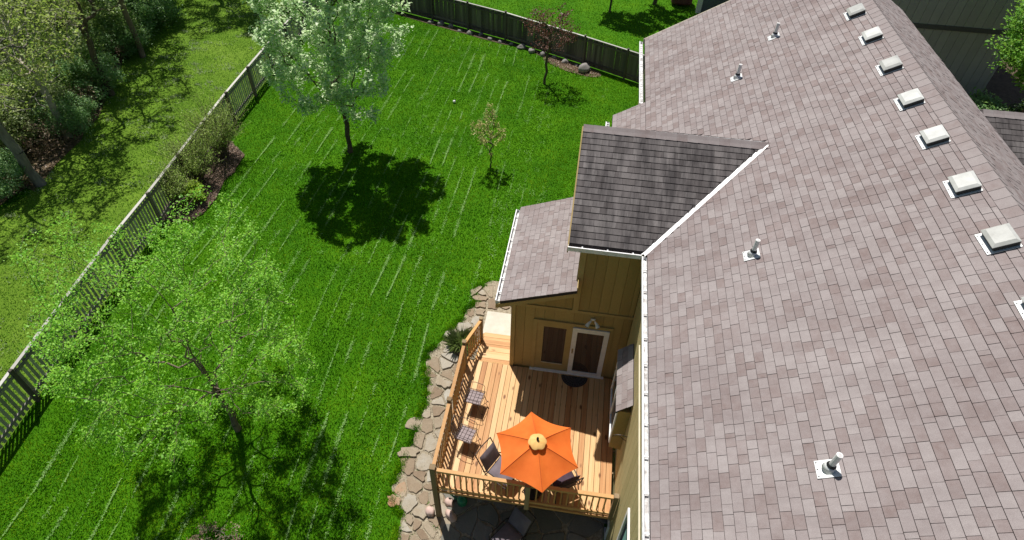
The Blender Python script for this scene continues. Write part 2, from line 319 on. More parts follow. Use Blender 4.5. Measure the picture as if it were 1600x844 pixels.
# ------------------------------------------------------------------ the ground
def ground():
    V = []; F = []; xs = [-250, 250]
    for y in GY: V += [(xs[0], y, gz(y)), (xs[1], y, gz(y))]
    F = [(2*i, 2*i+1, 2*i+3, 2*i+2) for i in range(len(GY)-1)]
    mb = MB().add(V, F); o = obj('lawn', mb, 'lawn'); struct(o)
ground()
PICK = [(-4, -15.1), (4.4, -14.85), (7.4, -14.75), (12.9, -14.58), (16.6, -14.93), (21.2, -15.42), (25.2, -15.68), (30, -15.95), (36.8, -16.3)]
def fx(y): return float(np.interp(y, [p[0] for p in PICK], [p[1] for p in PICK]))
WOODS = [(-20.9, -3.5), (-21.0, 14.4), (-20.6, 15.6), (-20.9, 17.4), (-21.3, 20.2), (-22.2, 22.4), (-23.4, 25.6), (-24.2, 29), (-25.2, 32.2), (-26, 36), (-27, 48)]
meadow_poly = [(fx(y), y) for y in np.linspace(-4, 36.8, 18)]+[(-16.3, 48)]+WOODS[::-1]+[(-20.9, -4)]
drape('meadow', meadow_poly, 'meadow', .012)
woods_poly = smooth_poly(WOODS, 3, .18, 3)[:-3]
woods_poly = [(-90, -3.5)]+woods_poly+[(-27, 70), (-90, 70)]
drape('woods_floor', woods_poly, 'leaf_litter', .026)
mulch_poly = smooth_poly([(-15.0, 15.2), (-14.05, 15.1), (-13.55, 15.9), (-13.75, 17.3), (-13.75, 18.5), (-13.9, 19.5), (-14.5, 20.0), (-15.1, 20.2), (-15.2, 17.5)], 4, .06, 5)
drape('mulch_bed', mulch_poly, 'mulch', .03)
path_poly = [(-1.2, 14.1), (-2.53, 14.05), (-2.98, 13.5), (-2.76, 12.95), (-3.03, 12.7), (-3.05, 12.35), (-3.37, 11.85), (-3.58, 11.36), (-3.9, 10.97), (-3.9, 10.7), (-3.66, 9.94), (-3.55, 9.4), (-3.67, 8.94),
             (-3.66, 8.2), (-3.8, 7.4), (-3.9, 6.9), (-3.75, 6.5), (-3.45, 6.3), (-3.43, 5.6), (-3.3, 4.8), (-3.3, 2.5), (1.72, 2.5), (1.72, 10.2), (-1.2, 10.25)]
drape('flagstone_path', path_poly, 'gravel', .02)
PATH = D.objects['flagstone_path']
bed_poly = smooth_poly([(-12, 35.1), (-8, 33.55), (-4.7, 32.3), (-.4, 30.2), (.4, 29.75), (.1, 29.4), (-1.4, 29.9), (-2.2, 30.5), (-3.6, 31.6), (-5, 32.0), (-8, 33.1), (-12, 34.8)], 4, .05, 6)
drape('fence_bed', bed_poly, 'soil', .02)
side_poly = [(9.3, 12), (45, 12), (45, 52), (19.45, 52), (19.45, 31), (9.3, 31)]
drape('side_yard', side_poly, 'soil', .02)  # dark soil carried past the wall to stand in for deep tree shadow

# ---- grass blades, clippings, chips: nobody could count them
def tri_blades(name, pts, mat, wid, ln, lean, label, seed=0, lane=0.):
    r = np.random.default_rng(seed); n = len(pts); a = r.uniform(0, 2*math.pi, n); b = a+r.uniform(-1.2, 1.2, n)+math.pi/2
    w = wid*r.uniform(.6, 1.4, n); l = ln*r.uniform(.5, 1.4, n); th = r.uniform(*lean, n)
    P = np.asarray(pts, float)
    if lane:
        d = np.where(np.floor(P[:, 0]/lane).astype(int) % 2 == 0, 1., -1.); a = r.normal(0, .7, n); b = d*math.pi/2+r.normal(0, .75, n)
    sx, sy = np.cos(a)*w/2, np.sin(a)*w/2; V = np.empty((n, 3, 3)); V[:, 0] = P; V[:, 1] = P; V[:, 2] = P
    V[:, 0, 0] -= sx; V[:, 0, 1] -= sy; V[:, 1, 0] += sx; V[:, 1, 1] += sy
    V[:, 2, 0] += np.cos(b)*l*np.sin(th); V[:, 2, 1] += np.sin(b)*l*np.sin(th); V[:, 2, 2] += l*np.cos(th)
    me = np_mesh(name, V.reshape(-1, 3), np.arange(3*n).reshape(-1, 3), 3)
    o = link(name, me, mat); stuff(o, label, 'grass'); return o
def scatter(n, x0, x1, y0, y1, seed, keep=None, near=0):
    r = np.random.default_rng(seed); x = r.uniform(x0, x1, n)
    y = y0+(y1-y0)*r.uniform(0, 1, n)**(1+near)
    if keep is not None: k = keep(x, y); x, y = x[k], y[k]
    return x, y
pick_x = lambda y: np.interp(y, [p[0] for p in PICK], [p[1] for p in PICK])
BF = [(-16.35, 36.95), (-12.8, 35.6), (-8, 33.8), (-4.7, 32.5), (-.4, 30.4), (1.9, 29.2), (4.2, 28.0)]
bf_y = lambda x: np.interp(x, [p[0] for p in BF], [p[1] for p in BF])
def lawn_keep(x, y):
    jx = .10*np.sin(x*23+y*31)+.07*np.sin(y*57-x*41); jy = .10*np.sin(x*37-y*19)
    k = (x > pick_x(y)+.05) & ~inside(x+jx, y+jy, path_poly) & ~inside(x, y, mulch_poly) & ~inside(x, y, bed_poly)
    k &= ~((x > -1.3) & (y < 14.6) & (y > 2.5)) & ~((x > 1.6) & (y < 20.7))
    return k
x, y = scatter(760000, -16, 4.5, 3.2, 36.5, 1, lambda x, y: lawn_keep(x, y) & (y < bf_y(x)-.1), near=.35)
tri_blades('lawn_grass', np.c_[x, y, gzv(y)-.005], 'grass_blade', .026, .062, (.1, 1.2), 'mown bright green lawn grass filling the fenced back yard', 2, lane=1.06)
x, y = scatter(120000, -12, 12, 28, 48, 4, lambda x, y: (y > bf_y(np.minimum(x, 4.2))+.15) & (x < 6.5+.2*(y-28)))
tri_blades('neighbour_grass', np.c_[x, y, gzv(y)-.005], 'grass_blade', .04, .07, (.1, 1.2), 'bright green lawn grass beyond the dark board fence', 5)
x, y = scatter(330000, -28, -14.4, 3.5, 42, 6, lambda x, y: (x < pick_x(y)-.06) & ~inside(x, y, woods_poly), near=.2)
tri_blades('meadow_grass', np.c_[x, y, gzv(y)+.005], 'meadow_blade', .028, .065, (.3, 1.3), 'rougher yellow-green grass between picket fence and woodland', 7)
def clippings():
    r = np.random.default_rng(11); P = []
    x0 = -14.2
    while x0 < -1.9:
        st = r.choice([0, .35, .7, 1.0, 1.5], p=[.2, .3, .26, .16, .08]); n = int(3800*st)
        y = r.uniform(3.4, 33, n); ph = r.uniform(0, 50)
        g = np.sin(y*.9+ph)+np.sin(y*2.3+ph*2)+.8*np.sin(y*5.1+ph*3)+r.normal(0, .55, n)
        w = r.normal(0, .02, n)*(1+.8*np.sin(y*1.7+ph))+.07*np.sin(y*.35+ph)+.02*np.sin(y*1.3+2*ph)
        k = g > -.1; P.append(np.c_[x0+w[k], y[k]]); x0 += r.choice([.5, .53, .56])
    P = np.concatenate(P)
    blob = []
    for i in range(90):                                   # small loose wads of clippings
        c = (r.uniform(-9, 1), r.uniform(20, 33)) if i < 55 else (r.uniform(-13, -3), r.uniform(6, 24))
        blob.append(np.c_[r.normal(c[0], .06, 16), r.normal(c[1], .10, 16)])
    for i in range(42):                                   # scuffed pale patch by the gable
        c = (r.uniform(-2.9, -1.2), r.uniform(15, 19.5)); blob.append(np.c_[r.normal(c[0], .05, 14), r.normal(c[1], .16, 14)])
    P = np.concatenate([P]+blob); k = lawn_keep(P[:, 0], P[:, 1]) & (P[:, 1] < bf_y(P[:, 0])-.4); P = P[k]
    tri_blades('grass_clippings', np.c_[P, gzv(P[:, 1])+.045], 'clipping', .015, .05, (1.1, 1.5), 'pale dried grass clippings left in mowing rows on lawn', 12)
clippings()
def meadow_tufts():
    r = np.random.default_rng(15); L = []
    for i in range(170):
        cy = r.uniform(8, 34); cx = r.uniform(-22.5, fx(cy)-.5); m = r.integers(10, 46); s = r.uniform(.05, .2)
        L.append(np.c_[r.normal(cx, s*1.6, m), r.normal(cy, s, m)])
    P = np.concatenate(L); P = P[~inside(P[:, 0], P[:, 1], woods_poly)]
    tri_blades('seeding_weeds', np.c_[P, gzv(P[:, 1])+.04], 'blade_pale', .034, .11, (.3, 1.3), 'pale seeding weeds tufted through the rough grass strip', 16)
blademat('blade_pale', [(.2, (.22, .30, .12)), (.8, (.46, .52, .33))])
meadow_tufts()
x, y = scatter(26000, -15.3, -13.4, 15, 20.3, 20, lambda x, y: inside(x, y, mulch_poly))
tri_blades('bark_chips', np.c_[x, y, gzv(y)+.035], 'mulch_chip', .04, .07, (1.0, 1.5), 'reddish brown bark chips on the bed beside picket fence', 21)
x, y = scatter(90000, -40, -20, 8, 45, 22, lambda x, y: inside(x, y, woods_poly))
o = tri_blades('fallen_leaves', np.c_[x, y, gzv(y)+.03], 'leaf_dry', .09, .13, (.9, 1.5), 'brown fallen leaves and stalks covering the woodland floor', 23)
x, y = scatter(5200, -2.6, 1, 29, 31, 24, lambda x, y: inside(x, y, smooth_poly([(-2.6, 30.6), (-1.4, 29.6), (0, 29.1), (.5, 29.5), (-.6, 30.2), (-2, 30.9)], 3, 0)))
tri_blades('dry_leaf_litter', np.c_[x, y, gzv(y)+.03], 'leaf_dry', .05, .09, (.8, 1.5), 'tan dry leaf litter heaped at foot of dark board fence', 25)

# ---- flagstones, each its own piece
def cells(poly, size, seed, aspect=1.0):
    r = np.random.default_rng(seed); xs = [p[0] for p in poly]; ys = [p[1] for p in poly]
    gx, gy = np.meshgrid(np.arange(min(xs)-size, max(xs)+size, size), np.arange(min(ys)-size, max(ys)+size, size*aspect))
    P = np.c_[gx.ravel(), gy.ravel()]; P = P+r.uniform(-.49, .49, P.shape)*[size, size*aspect]; P = P[r.uniform(0, 1, len(P)) > .24]
    out = []
    for i, p in enumerate(P):
        if not inside(np.array([p[0]]), np.array([p[1]]), poly)[0]: continue
        q = [(p[0]+size*1.0*a, p[1]+size*1.0*b) for a, b in ((-1, -1), (1, -1), (1, 1), (-1, 1))]
        d = np.hypot(*(P-p).T)
        for j in np.argsort(d)[1:14]:
            m = (p+P[j])/2; nrm = (P[j]-p)/d[j]; m = m-nrm*.5*r.uniform(.025, .085); new = []
            for k in range(len(q)):
                a = np.array(q[k]); b = np.array(q[(k+1) % len(q)]); da, db = (a-m)@nrm, (b-m)@nrm
                if da <= 0: new.append(tuple(a))
                if da*db < 0: new.append(tuple(a+(b-a)*da/(da-db)))
            q = new
            if len(q) < 3: break
        if len(q) < 3: continue
        s = []
        for k in range(len(q)):                            # knock corners off and wobble the edges
            a = np.array(q[k]); b = np.array(q[(k+1) % len(q)]); L = np.linalg.norm(b-a)
            if L < .04: continue
            s += [a+(b-a)*.10+r.normal(0, .008, 2), a+(b-a)*.5+r.normal(0, .018, 2), a+(b-a)*.90+r.normal(0, .008, 2)]
        if len(s) >= 6: out.append((p, s))
    return out
def lay(poly, size, seed, mat, keep=lambda p: True, hgt=.035, special=None, aspect=1.):
    r = random.Random(seed)
    for p, s in cells(poly, size, seed, aspect):
        if not keep(p): continue
        z0 = gz(p[1]); sl = (gz(p[1]+.1)-gz(p[1]-.1))/.2; h = hgt*r.uniform(.5, 1.7); tx, ty = r.uniform(-.055, .055), r.uniform(-.055, .055)+sl; n = len(s); V = []
        for (f, dz) in ((1, -.05), (1, h-.012), (.95, h)):
            V += [((q[0]-p[0])*f, (q[1]-p[1])*f, dz+tx*(q[0]-p[0])+ty*(q[1]-p[1])) for q in s]
        F = [(i, (i+1) % n, (i+1) % n+n, i+n) for i in range(n)]+[(i+n, (i+1) % n+n, (i+1) % n+2*n, i+2*n) for i in range(n)]+[tuple(range(2*n, 3*n))]
        me = D.meshes.new('flagstone'); me.from_pydata(V, [], F); me.update()
        o = link('flagstone', me, special(p) if special else mat, PATH, (p[0], p[1], z0+.02))
def walk_keep(p):
    return (p[0] < -2.3 and p[1] > 3) or (p[1] > 11.5 and not (p[0] > -2.42 and 11.2 < p[1] < 12.9))
lay(path_poly, .32, 31, 'flagstone', walk_keep, special=lambda p: 'red_stone' if abs(p[0]+3.65) < .25 and abs(p[1]-6.9) < .3 else 'flagstone', aspect=.9)
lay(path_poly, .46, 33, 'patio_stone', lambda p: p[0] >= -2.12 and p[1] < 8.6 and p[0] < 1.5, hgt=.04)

x, y = scatter(16000, -4, 1.7, 3, 14, 27, lambda x, y: inside(x, y, path_poly) & ((x < -2.2) | (y < 8)) & ~((x > -2.42) & (y > 10.2)))
o = tri_blades('pebbles', np.c_[x, y, gzv(y)+.022], 'pebble', .03, .026, (.3, 1.3), 'loose tan pebbles and chips between the flagstones', 28); o['category'] = 'gravel'
x, y = scatter(5200, -4.2, -2.4, 3.4, 14, 29, lambda x, y: inside(x, y, path_poly) & (np.sin(x*9+y*5)+np.sin(y*11-x*4) > 1.15))
tri_blades('path_weeds', np.c_[x, y, gzv(y)+.02], 'grass_blade', .014, .07, (.1, 1.1), 'small weeds sprouting between the path stones', 30)

def edge_tufts():
    r = np.random.default_rng(34); P = []
    for (x0, y0), (x1, y1) in zip(path_poly[1:20], path_poly[2:21]):
        m = int(1500*math.hypot(x1-x0, y1-y0)); t = r.uniform(0, 1, m); P.append(np.c_[x0+(x1-x0)*t+r.normal(-.02, .06, m), y0+(y1-y0)*t+r.normal(0, .06, m)])
    P = np.concatenate(P); P = P[np.sin(P[:, 1]*7)+np.sin(P[:, 1]*17+1)+r.normal(0, .5, len(P)) > -.4]
    tri_blades('edge_grass', np.c_[P, gzv(P[:, 1])+.015], 'grass_blade', .015, .11, (.2, 1.2), 'longer unmown grass creeping over the edge of the stone path', 35)
edge_tufts()

# ------------------------------------------------------------------ trees and shrubs
def skeleton(base, top, ctr, rad, n, seed, w=.35, shell=.45, leader=None):
    r = np.random.default_rng(seed); base, top, ctr, rad = [np.array(a, float) for a in (base, top, ctr, rad)]
    P = []; par = []; path = []
    for t in np.linspace(0, 1, 6): P.append(base+(top-base)*t+np.array([*r.normal(0, .03, 2), 0])*(t > 0)); par.append(len(P)-2); path.append(np.linalg.norm(P[-1]-base))
    if leader is not None:
        l = np.array(leader, float); a = P[-1]
        for t in np.linspace(0, 1, 7)[1:]: P.append(a+(l-a)*t+r.normal(0, .03, 3)); par.append(len(P)-2); path.append(path[-1]+np.linalg.norm(P[-1]-P[-2]))
    first = 5
    d = r.normal(0, 1, (n, 3)); d /= np.linalg.norm(d, axis=1)[:, None]; rr = np.where(r.uniform(0, 1, n) < shell, r.uniform(.8, 1, n), r.uniform(.15, 1, n)**.6)
    Q = ctr+d*rr[:, None]*rad*(1+.16*np.sin(d[:, :1]*5+d[:, 1:2]*4+seed))
    Q = Q[np.argsort(np.linalg.norm(Q-top, axis=1))]
    for q in Q:
        A = np.array(P[first:]); c = np.linalg.norm(A-q, axis=1)+w*np.array(path[first:]); c += np.where(A[:, 2] > q[2]+.3, .5*(A[:, 2]-q[2]), 0)
        j = int(np.argmin(c))+first; L = np.linalg.norm(q-P[j]); m = (P[j]+q)/2+r.normal(0, .06*L+.005, 3); m[2] += .05*L
        P.append(m); par.append(j); path.append(path[j]+L*.5); P.append(q); par.append(len(P)-2); path.append(path[-1]+L*.5)
    P = np.array(P); cnt = np.zeros(len(P))
    has = np.zeros(len(P), bool)
    for i in range(len(P)): 
        if par[i] >= 0: has[par[i]] = True
    cnt[~has] = 1
    for i in range(len(P)-1, 0, -1): cnt[par[i]] += cnt[i]
    return P, par, cnt
def wood_mesh(P, par, cnt, r0, rmin, expo=.5, flare=1.25):
    mb = MB(); mx = cnt.max(); R = np.maximum(rmin, r0*(cnt/mx)**expo)
    for i in range(1, len(P)):
        j = par[i]; k = 8 if R[i] > .05 else (5 if R[i] > .015 else 3); rj = min(R[j], R[i]*1.35)*(flare if j == 0 else 1)
        if i <= 5: rj = R[j]*(flare if j == 0 else 1)
        mb.tube([P[j], P[i]], [rj, R[i]], k, cap=False)
    return mb
def leaf_mesh(name, C, size, seed, up=.5, ratio=.55, var=.5):
    r = np.random.default_rng(seed); n = len(C); nrm = r.normal(0, 1, (n, 3)); nrm[:, 2] = np.abs(nrm[:, 2])+up; nrm /= np.linalg.norm(nrm, axis=1)[:, None]
    a = np.cross(nrm, r.normal(0, 1, (n, 3))); a /= np.linalg.norm(a, axis=1)[:, None]+1e-9; b = np.cross(nrm, a)
    s = (size*r.uniform(1-var, 1+var, n))[:, None]; V = np.empty((n, 4, 3))
    V[:, 0] = C-a*s*.5; V[:, 1] = C+b*s*ratio*.5+nrm*s*.12; V[:, 2] = C+a*s*.5-nrm*s*.06; V[:, 3] = C-b*s*ratio*.5+nrm*s*.12
    return np_mesh(name, V.reshape(-1, 3), np.arange(4*n).reshape(-1, 4), 4)
def leaf_points(P, par, cnt, k, sg, seed, thr=5, start=6):
    r = np.random.default_rng(seed); idx = np.where((cnt <= thr) & (np.arange(len(P)) >= start))[0]
    i = np.repeat(idx, k); t = r.uniform(0, 1, len(i))[:, None]; pp = P[np.array(par)[i]]
    return pp+(P[i]-pp)*t+r.normal(0, sg, (len(i), 3))
def tree(name, label, base, trunk_top, ctr, rad, n, r0, leaf, lsize, k, sg, seed, bark='bark', cat='tree', group=None, rmin=.006, w=.35, shell=.45, leader=None, thr=5, up=.5, crown='crown', trunk='trunk', expo=.5, ratio=.55):
    b = np.array(base, float); t = thing(name, label, cat, tuple(b), 0, group)
    P, par, cnt = skeleton((0, 0, -.1), np.array(trunk_top, float)-b, np.array(ctr, float)-b, rad, n, seed, w, shell, None if leader is None else np.array(leader, float)-b)
    obj(trunk, wood_mesh(P, par, cnt, r0, rmin, expo), bark, t, smooth=True, world=False)
    if k: link(crown, leaf_mesh(crown, leaf_points(P, par, cnt, k, sg, seed+1, thr), lsize, seed+2, up, ratio), leaf, t)
    return t
G = lambda x, y: (x, y, gz(y))
tree('shade_tree', 'tall young tree with pale mint leaves and dark trunk above a round shadow', G(-9.65, 20.5), (-9.6, 20.5, 1.6), (-9.3, 20.4, 5.2), (2.6, 2.6, 3.9), 620, .10, 'leaf_mint', .135, 30, .095, 101, leader=(-9.3, 20.4, 8.6), w=.5, thr=4, rmin=.008, up=1.3)
tree('shade_tree', 'wide airy tree with fresh green leaves beside picket fence, nearest the viewer', G(-8.6, 7.8), (-8.62, 7.82, .55), (-8.9, 7.85, 3.05), (3.3, 3.0, 2.75), 640, .085, 'leaf_green', .058, 29, .085, 111, w=.42, thr=4, rmin=.006, leader=(-8.75, 7.9, 3.6), bark='bark_warm', expo=.58, up=1.0)
tree('sapling', 'small thin sapling with yellowish leaves standing mid-lawn', G(-3.65, 20.5), (-3.68, 20.5, .15), (-3.75, 20.5, 1.2), (.62, .62, 1.05), 70, .028, 'leaf_sapling', .07, 12, .05, 121, rmin=.005, w=.3)
tree('ornamental_tree', 'small tree with sparse dark red leaves near the board fence', G(-2.25, 28.0), (-2.2, 28, 1.1), (-2.1, 28.1, 2.2), (1.35, 1.3, 1.0), 150, .06, 'leaf_red', .09, 6, .09, 131, bark='bark', rmin=.008, w=.3)
tree('garden_tree', 'slim tree beyond board fence, crown cut off by the picture top', G(.62, 37.6), (.75, 37.7, 1.7), (.9, 37.8, 3.1), (1.9, 1.7, 1.5), 170, .06, 'leaf_green', .16, 22, .14, 141, rmin=.008)
tree('garden_tree', 'broad bright green tree at right against the grey neighbouring house', G(19.0, 27.0), (19.0, 27.0, 1.6), (19.0, 26.9, 4.3), (2.6, 2.3, 2.2), 420, .13, 'leaf_bright', .14, 40, .17, 151, rmin=.01)
# woodland
tree('woodland_tree', 'grey-trunked woodland tree with bare pale twigs leaning over the left edge', G(-20.55, 16.2), (-21.0, 16.2, 3.2), (-21.0, 17.6, 4.6), (3.2, 3.8, 2.3), 480, .17, 'leaf_yellowgreen', .12, 5, .13, 201, bark='bark_grey', rmin=.011, w=.2, expo=.72)
wl = [(-26.0, 26.2, 7.5, 2.6, 'leaf_wood', 'bark', 'dark-trunked woodland tree rising behind the shrubs, second from the lawn'), (-25.5, 19.5, 6.5, 2.9, 'leaf_olive', 'twig_pale', 'sparse pale twigged woodland tree close behind the leaning grey trunk'),
      (-29.5, 23.5, 8, 3.0, 'leaf_wood', 'bark', 'green woodland tree deep in the upper left corner'), (-27.2, 33.0, 8.5, 3.0, 'leaf_bush', 'bark', 'leafy woodland tree where the wood meets the grass strip, at top'),
      (-31, 31, 8, 3, 'leaf_olive', 'bark', 'olive woodland tree at the very top left'), (-23.2, 35.3, 9, 3.0, 'leaf_wood', 'bark', 'tall woodland tree just above the picture shading the far grass strip'),
      (-19.3, 35.7, 8.5, 2.8, 'leaf_bush', 'bark', 'tall tree above the picture shading the fence corner'), (-27.5, 15, 7, 2.8, 'leaf_olive', 'bark_grey', 'thin olive woodland tree at the left edge'),
      (-22.1, 23.0, 8.5, 2.6, 'leaf_olive', 'bark', 'slender olive tree leaning out over the grass strip edge'), (-24.9, 29.6, 8, 2.4, 'leaf_bush', 'bark', 'slender silvery green tree at the upper wood edge'),
      (-21.7, 19.4, 8, 2.5, 'leaf_yellowgreen', 'twig_pale', 'slender yellow-green tree at the wood edge above the leaning trunk'),
      (-22.9, 26.8, 8.5, 2.6, 'leaf_wood', 'bark_warm', 'slender green tree at the wood edge halfway up the strip')]
for i, (x, y, h, rd, lf, bk, lb) in enumerate(wl):
    tree('woodland_tree', lb, G(x, y), (x+.1, y, h*.3), (x, y, h*.62), (rd, rd, h*.36), 230, .13, lf, .115, 4 if i == 1 else 9 if i == 10 else 14 if i in (0, 2, 8, 9, 11) else 30, .16, 210+7*i, bark=bk, group='woodland trees', rmin=.012, w=.3, up=1.0)
# undergrowth shrubs: four kinds copied about
protos = []
def shrub(name, label, base, h, rad, n, leaf, ls, k, sg, seed, bark='twig_brown', group=None, up=.9, thr=5, w=.15, ratio=.55, r0=.03):
    return tree(name, label, base, (base[0], base[1], base[2]+.15), (base[0], base[1], base[2]+h*.55), (rad, rad, h*.48), n, r0, leaf, ls, k, sg, seed, bark=bark, cat='shrub', group=group, rmin=.005, w=w, thr=thr, crown='foliage', trunk='stem', up=up, ratio=ratio, shell=.6)
GW = 'undergrowth shrubs at the edge of the wood'
kinds = [('leaf_wood', 'dark green undergrowth shrub among the woodland trunks', 1.9, 1.5), ('leaf_olive', 'olive brown undergrowth shrub among the woodland trunks', 1.7, 1.4),
         ('leaf_bush', 'silvery green undergrowth shrub along the woodland edge', 1.8, 1.5), ('leaf_yellowgreen', 'yellow-green undergrowth shrub among the woodland trunks', 2.0, 1.3)]
spots = {0: [(-24.6, 27.4), (-24.2, 23.6), (-28.5, 28.4), (-27.6, 24.4), (-31, 26), (-33, 31), (-26.4, 30), (-29, 35), (-24.2, 21.4), (-33, 24), (-30, 19.5)],
         1: [(-23.2, 20.4), (-26.6, 22), (-30.6, 28.6), (-33.6, 28), (-28.5, 31.5), (-23.5, 18), (-34, 34), (-28, 18.2), (-31, 16.5), (-25, 15.2)],
         2: [(-22.9, 23.0), (-21.9, 19.8), (-24.0, 27.2), (-24.7, 30.4), (-21.6, 15.4), (-26.2, 33.6), (-25.7, 31.0), (-27, 36), (-25.0, 29.2), (-28.6, 38), (-22.2, 13.2), (-23.2, 15.0), (-25.6, 24.8)],
         3: [(-24.6, 19.8), (-27.2, 20.4), (-29.2, 21.6), (-25.4, 17.6), (-31.4, 22.4), (-27.2, 28.6), (-29.6, 25.8)]}
for k, (lf, lb, h, rd) in enumerate(kinds):
    x, y = spots[k][0]; p = shrub('undergrowth_shrub', lb, G(x, y), h, rd, 150, lf, .095, 42 if k != 3 else 20, .15, 300+k, group=GW)
    r = random.Random(40+k)
    for (x, y) in spots[k][1:]: dup(p, G(x, y), r.uniform(0, 6.28), scale=r.uniform(.75, 1.25))
# brown dead brush at the wood's edge
for i, (x, y, lb) in enumerate([(-22.6, 21.2, 'bare brown brush at the wood edge beside the grass strip, middle one'), (-21.9, 18.6, 'bare brown brush at the wood edge nearest the leaning trunk'), (-24.2, 26.4, 'bare brown brush at the wood edge farthest up the strip')]):
    shrub('dead_brush', lb, G(x, y), 1.1, 1.0, 150, 'leaf_dry', .08, 5, .08, 330+i, group='dead brush along the wood')
# wispy shrubs in the bed by the picket fence: fans of thin arching canes with small leaves
def fan_shrub(label, base, h, spread, n, seed):
    t = thing('wispy_shrub', label, 'shrub', base, 0, 'wispy shrubs in the bark bed'); r = np.random.default_rng(seed); mb = MB(); L = []
    for i in range(n):
        a = r.uniform(0, 6.283); o = spread*r.uniform(.1, 1)**.7; hh = h*r.uniform(.55, 1.05)*(1-.25*o/spread); b0 = np.array([r.normal(0, .10), r.normal(0, .10), -.03]); tip = np.array([math.cos(a)*o, math.sin(a)*o, hh]); c = np.array([tip[0]*.3, tip[1]*.3, hh*.62])
        pts = [(1-u)**2*b0+2*u*(1-u)*c+u*u*tip for u in np.linspace(0, 1, 6)]; mb.tube(pts, [.010, .008, .006, .005, .004, .003], 3, cap=False)
        for u in r.uniform(.3, 1, 26): L.append((1-u)**2*b0+2*u*(1-u)*c+u*u*tip+r.normal(0, .045, 3))
        for q in range(2):
            u = r.uniform(.45, .8); s0 = (1-u)**2*b0+2*u*(1-u)*c+u*u*tip; e = s0+np.array([r.normal(0, .2), r.normal(0, .2), r.uniform(.15, .5)]); mb.tube([s0, (s0+e)/2+r.normal(0, .02, 3), e], [.005, .004, .003], 3, cap=False)
            for u in r.uniform(0, 1, 10): L.append(s0+(e-s0)*u+r.normal(0, .03, 3))
    obj('cane', mb, 'bark_warm', t, world=False); link('foliage', leaf_mesh('foliage', np.array(L), .058, seed+1, .3, .38), 'leaf_wisp', t)
fan_shrub('tall wispy arching shrub at the far end of bark bed', G(-14.6, 19.2), 2.9, 1.6, 165, 340)
fan_shrub('wispy arching shrub in the middle of bark bed', G(-14.75, 17.5), 2.5, 1.5, 140, 344)
fan_shrub('low wispy shrub at the near end of bark bed by fence', G(-14.7, 15.9), 1.9, 1.0, 90, 348)
shrub('lime_shrub', 'small lime yellow leafy shrub at foot of the wispy shrubs', G(-14.25, 16.3), .85, .42, 60, 'leaf_lime', .08, 18, .06, 350)
shrub('dry_brush', 'dry brown twiggy clump at the bottom edge of the lawn', G(-7.75, 4.55), .75, .75, 240, 'leaf_dry', .05, 3, .05, 353, bark='twig_pale', w=.05)
shrub('dry_brush', 'smaller dry twiggy clump with a few leaves, right of the larger one', G(-6.75, 4.35), .55, .55, 120, 'blade_grey', .05, 5, .05, 357, bark='twig_pale', w=.05)
shrub('foundation_shrub', 'dark shrub in deep shade beside the neighbouring wall', G(18.3, 28.6), 1.0, .9, 80, 'leaf_bush', .13, 20, .12, 358)
shrub('foundation_shrub', 'dark shrub under the broad tree right of the roof', G(19.9, 27.6), 1.2, 1.1, 80, 'leaf_dark', .13, 24, .12, 359)
def clump():
    t = thing('ornamental_grass', 'spiky grey-green grass clump beside the deck steps', 'plant', G(-2.95, 11.35))
    r = np.random.default_rng(360); n = 900; a = r.uniform(0, 2*math.pi, n); L = r.uniform(.2, .6, n); th = r.uniform(.05, 1.15, n); V = np.empty((n, 5, 3))
    for i in range(n):
        d = np.array([math.cos(a[i]), math.sin(a[i]), 0]); s = np.array([-d[1], d[0], 0])*.005; b = d*r.uniform(0, .22); m = b+d*L[i]*.5*math.sin(th[i]*.6)+np.array([0, 0, L[i]*.6*math.cos(th[i]*.6)]); e = m+d*L[i]*.5*math.sin(th[i]*1.3)+np.array([0, 0, L[i]*.45*math.cos(th[i]*1.3)])
        V[i] = [b-s, b+s, m+s*.8, e, m-s*.8]
    link('blades', np_mesh('blades', V.reshape(-1, 3), np.arange(5*n).reshape(-1, 5), 5), 'blade_grey', t)
clump()

# ------------------------------------------------------------------ the house
SL = .598; EX, EZ = 1.571, 5.11; RX = 6.83; RZ = EZ+SL*(RX-EX)
mz = lambda x: EZ+SL*(x-EX)
GRY, GRZ = 12.4, EZ+SL*(12.4-9.86)          # cross gable: ridge line, eaves at Y = 9.86 and 14.94
YN, YF = -2.0, 20.8                          # near and far gable ends of the main roof
HO = thing('house', 'tan sided house with mauve grey shingle roof filling the right side', 'house', (1.9, 10.33, -1.75))
wall = lambda mb, mat='siding_olive', nm='wall', par=HO: obj(nm, mb, mat, par)
wall(MB().prism([(1.81, YN+.3, -1.9), (9.2, YN+.3, -1.9), (9.2, YN+.3, 6.6), (RX, YN+.3, RZ-.2), (1.81, YN+.3, 5.05)], (0, YF-YN-.6, 0)))
wall(MB().prism([(.36, 10.37, -1.9), (.36, 14.4, -1.9), (.36, 14.4, 5.0), (.36, GRY, GRZ-.2), (.36, 10.37, 5.02)], (1.44, 0, 0)), 'siding_tan')
wall(MB().prism([(-1.25, 10.37, -1.9), (.35, 10.37, -1.9), (.35, 10.37, 3.5), (-1.25, 10.37, 2.9)], (0, 3.1, 0)), 'siding_tan')
wall(MB().prism([(9.21, 11.8, -1.9), (9.21, 17.5, -1.9), (9.21, 17.5, 4.9), (9.21, 14.65, 6.6), (9.21, 11.8, 4.9)], (5.6, 0, 0)))
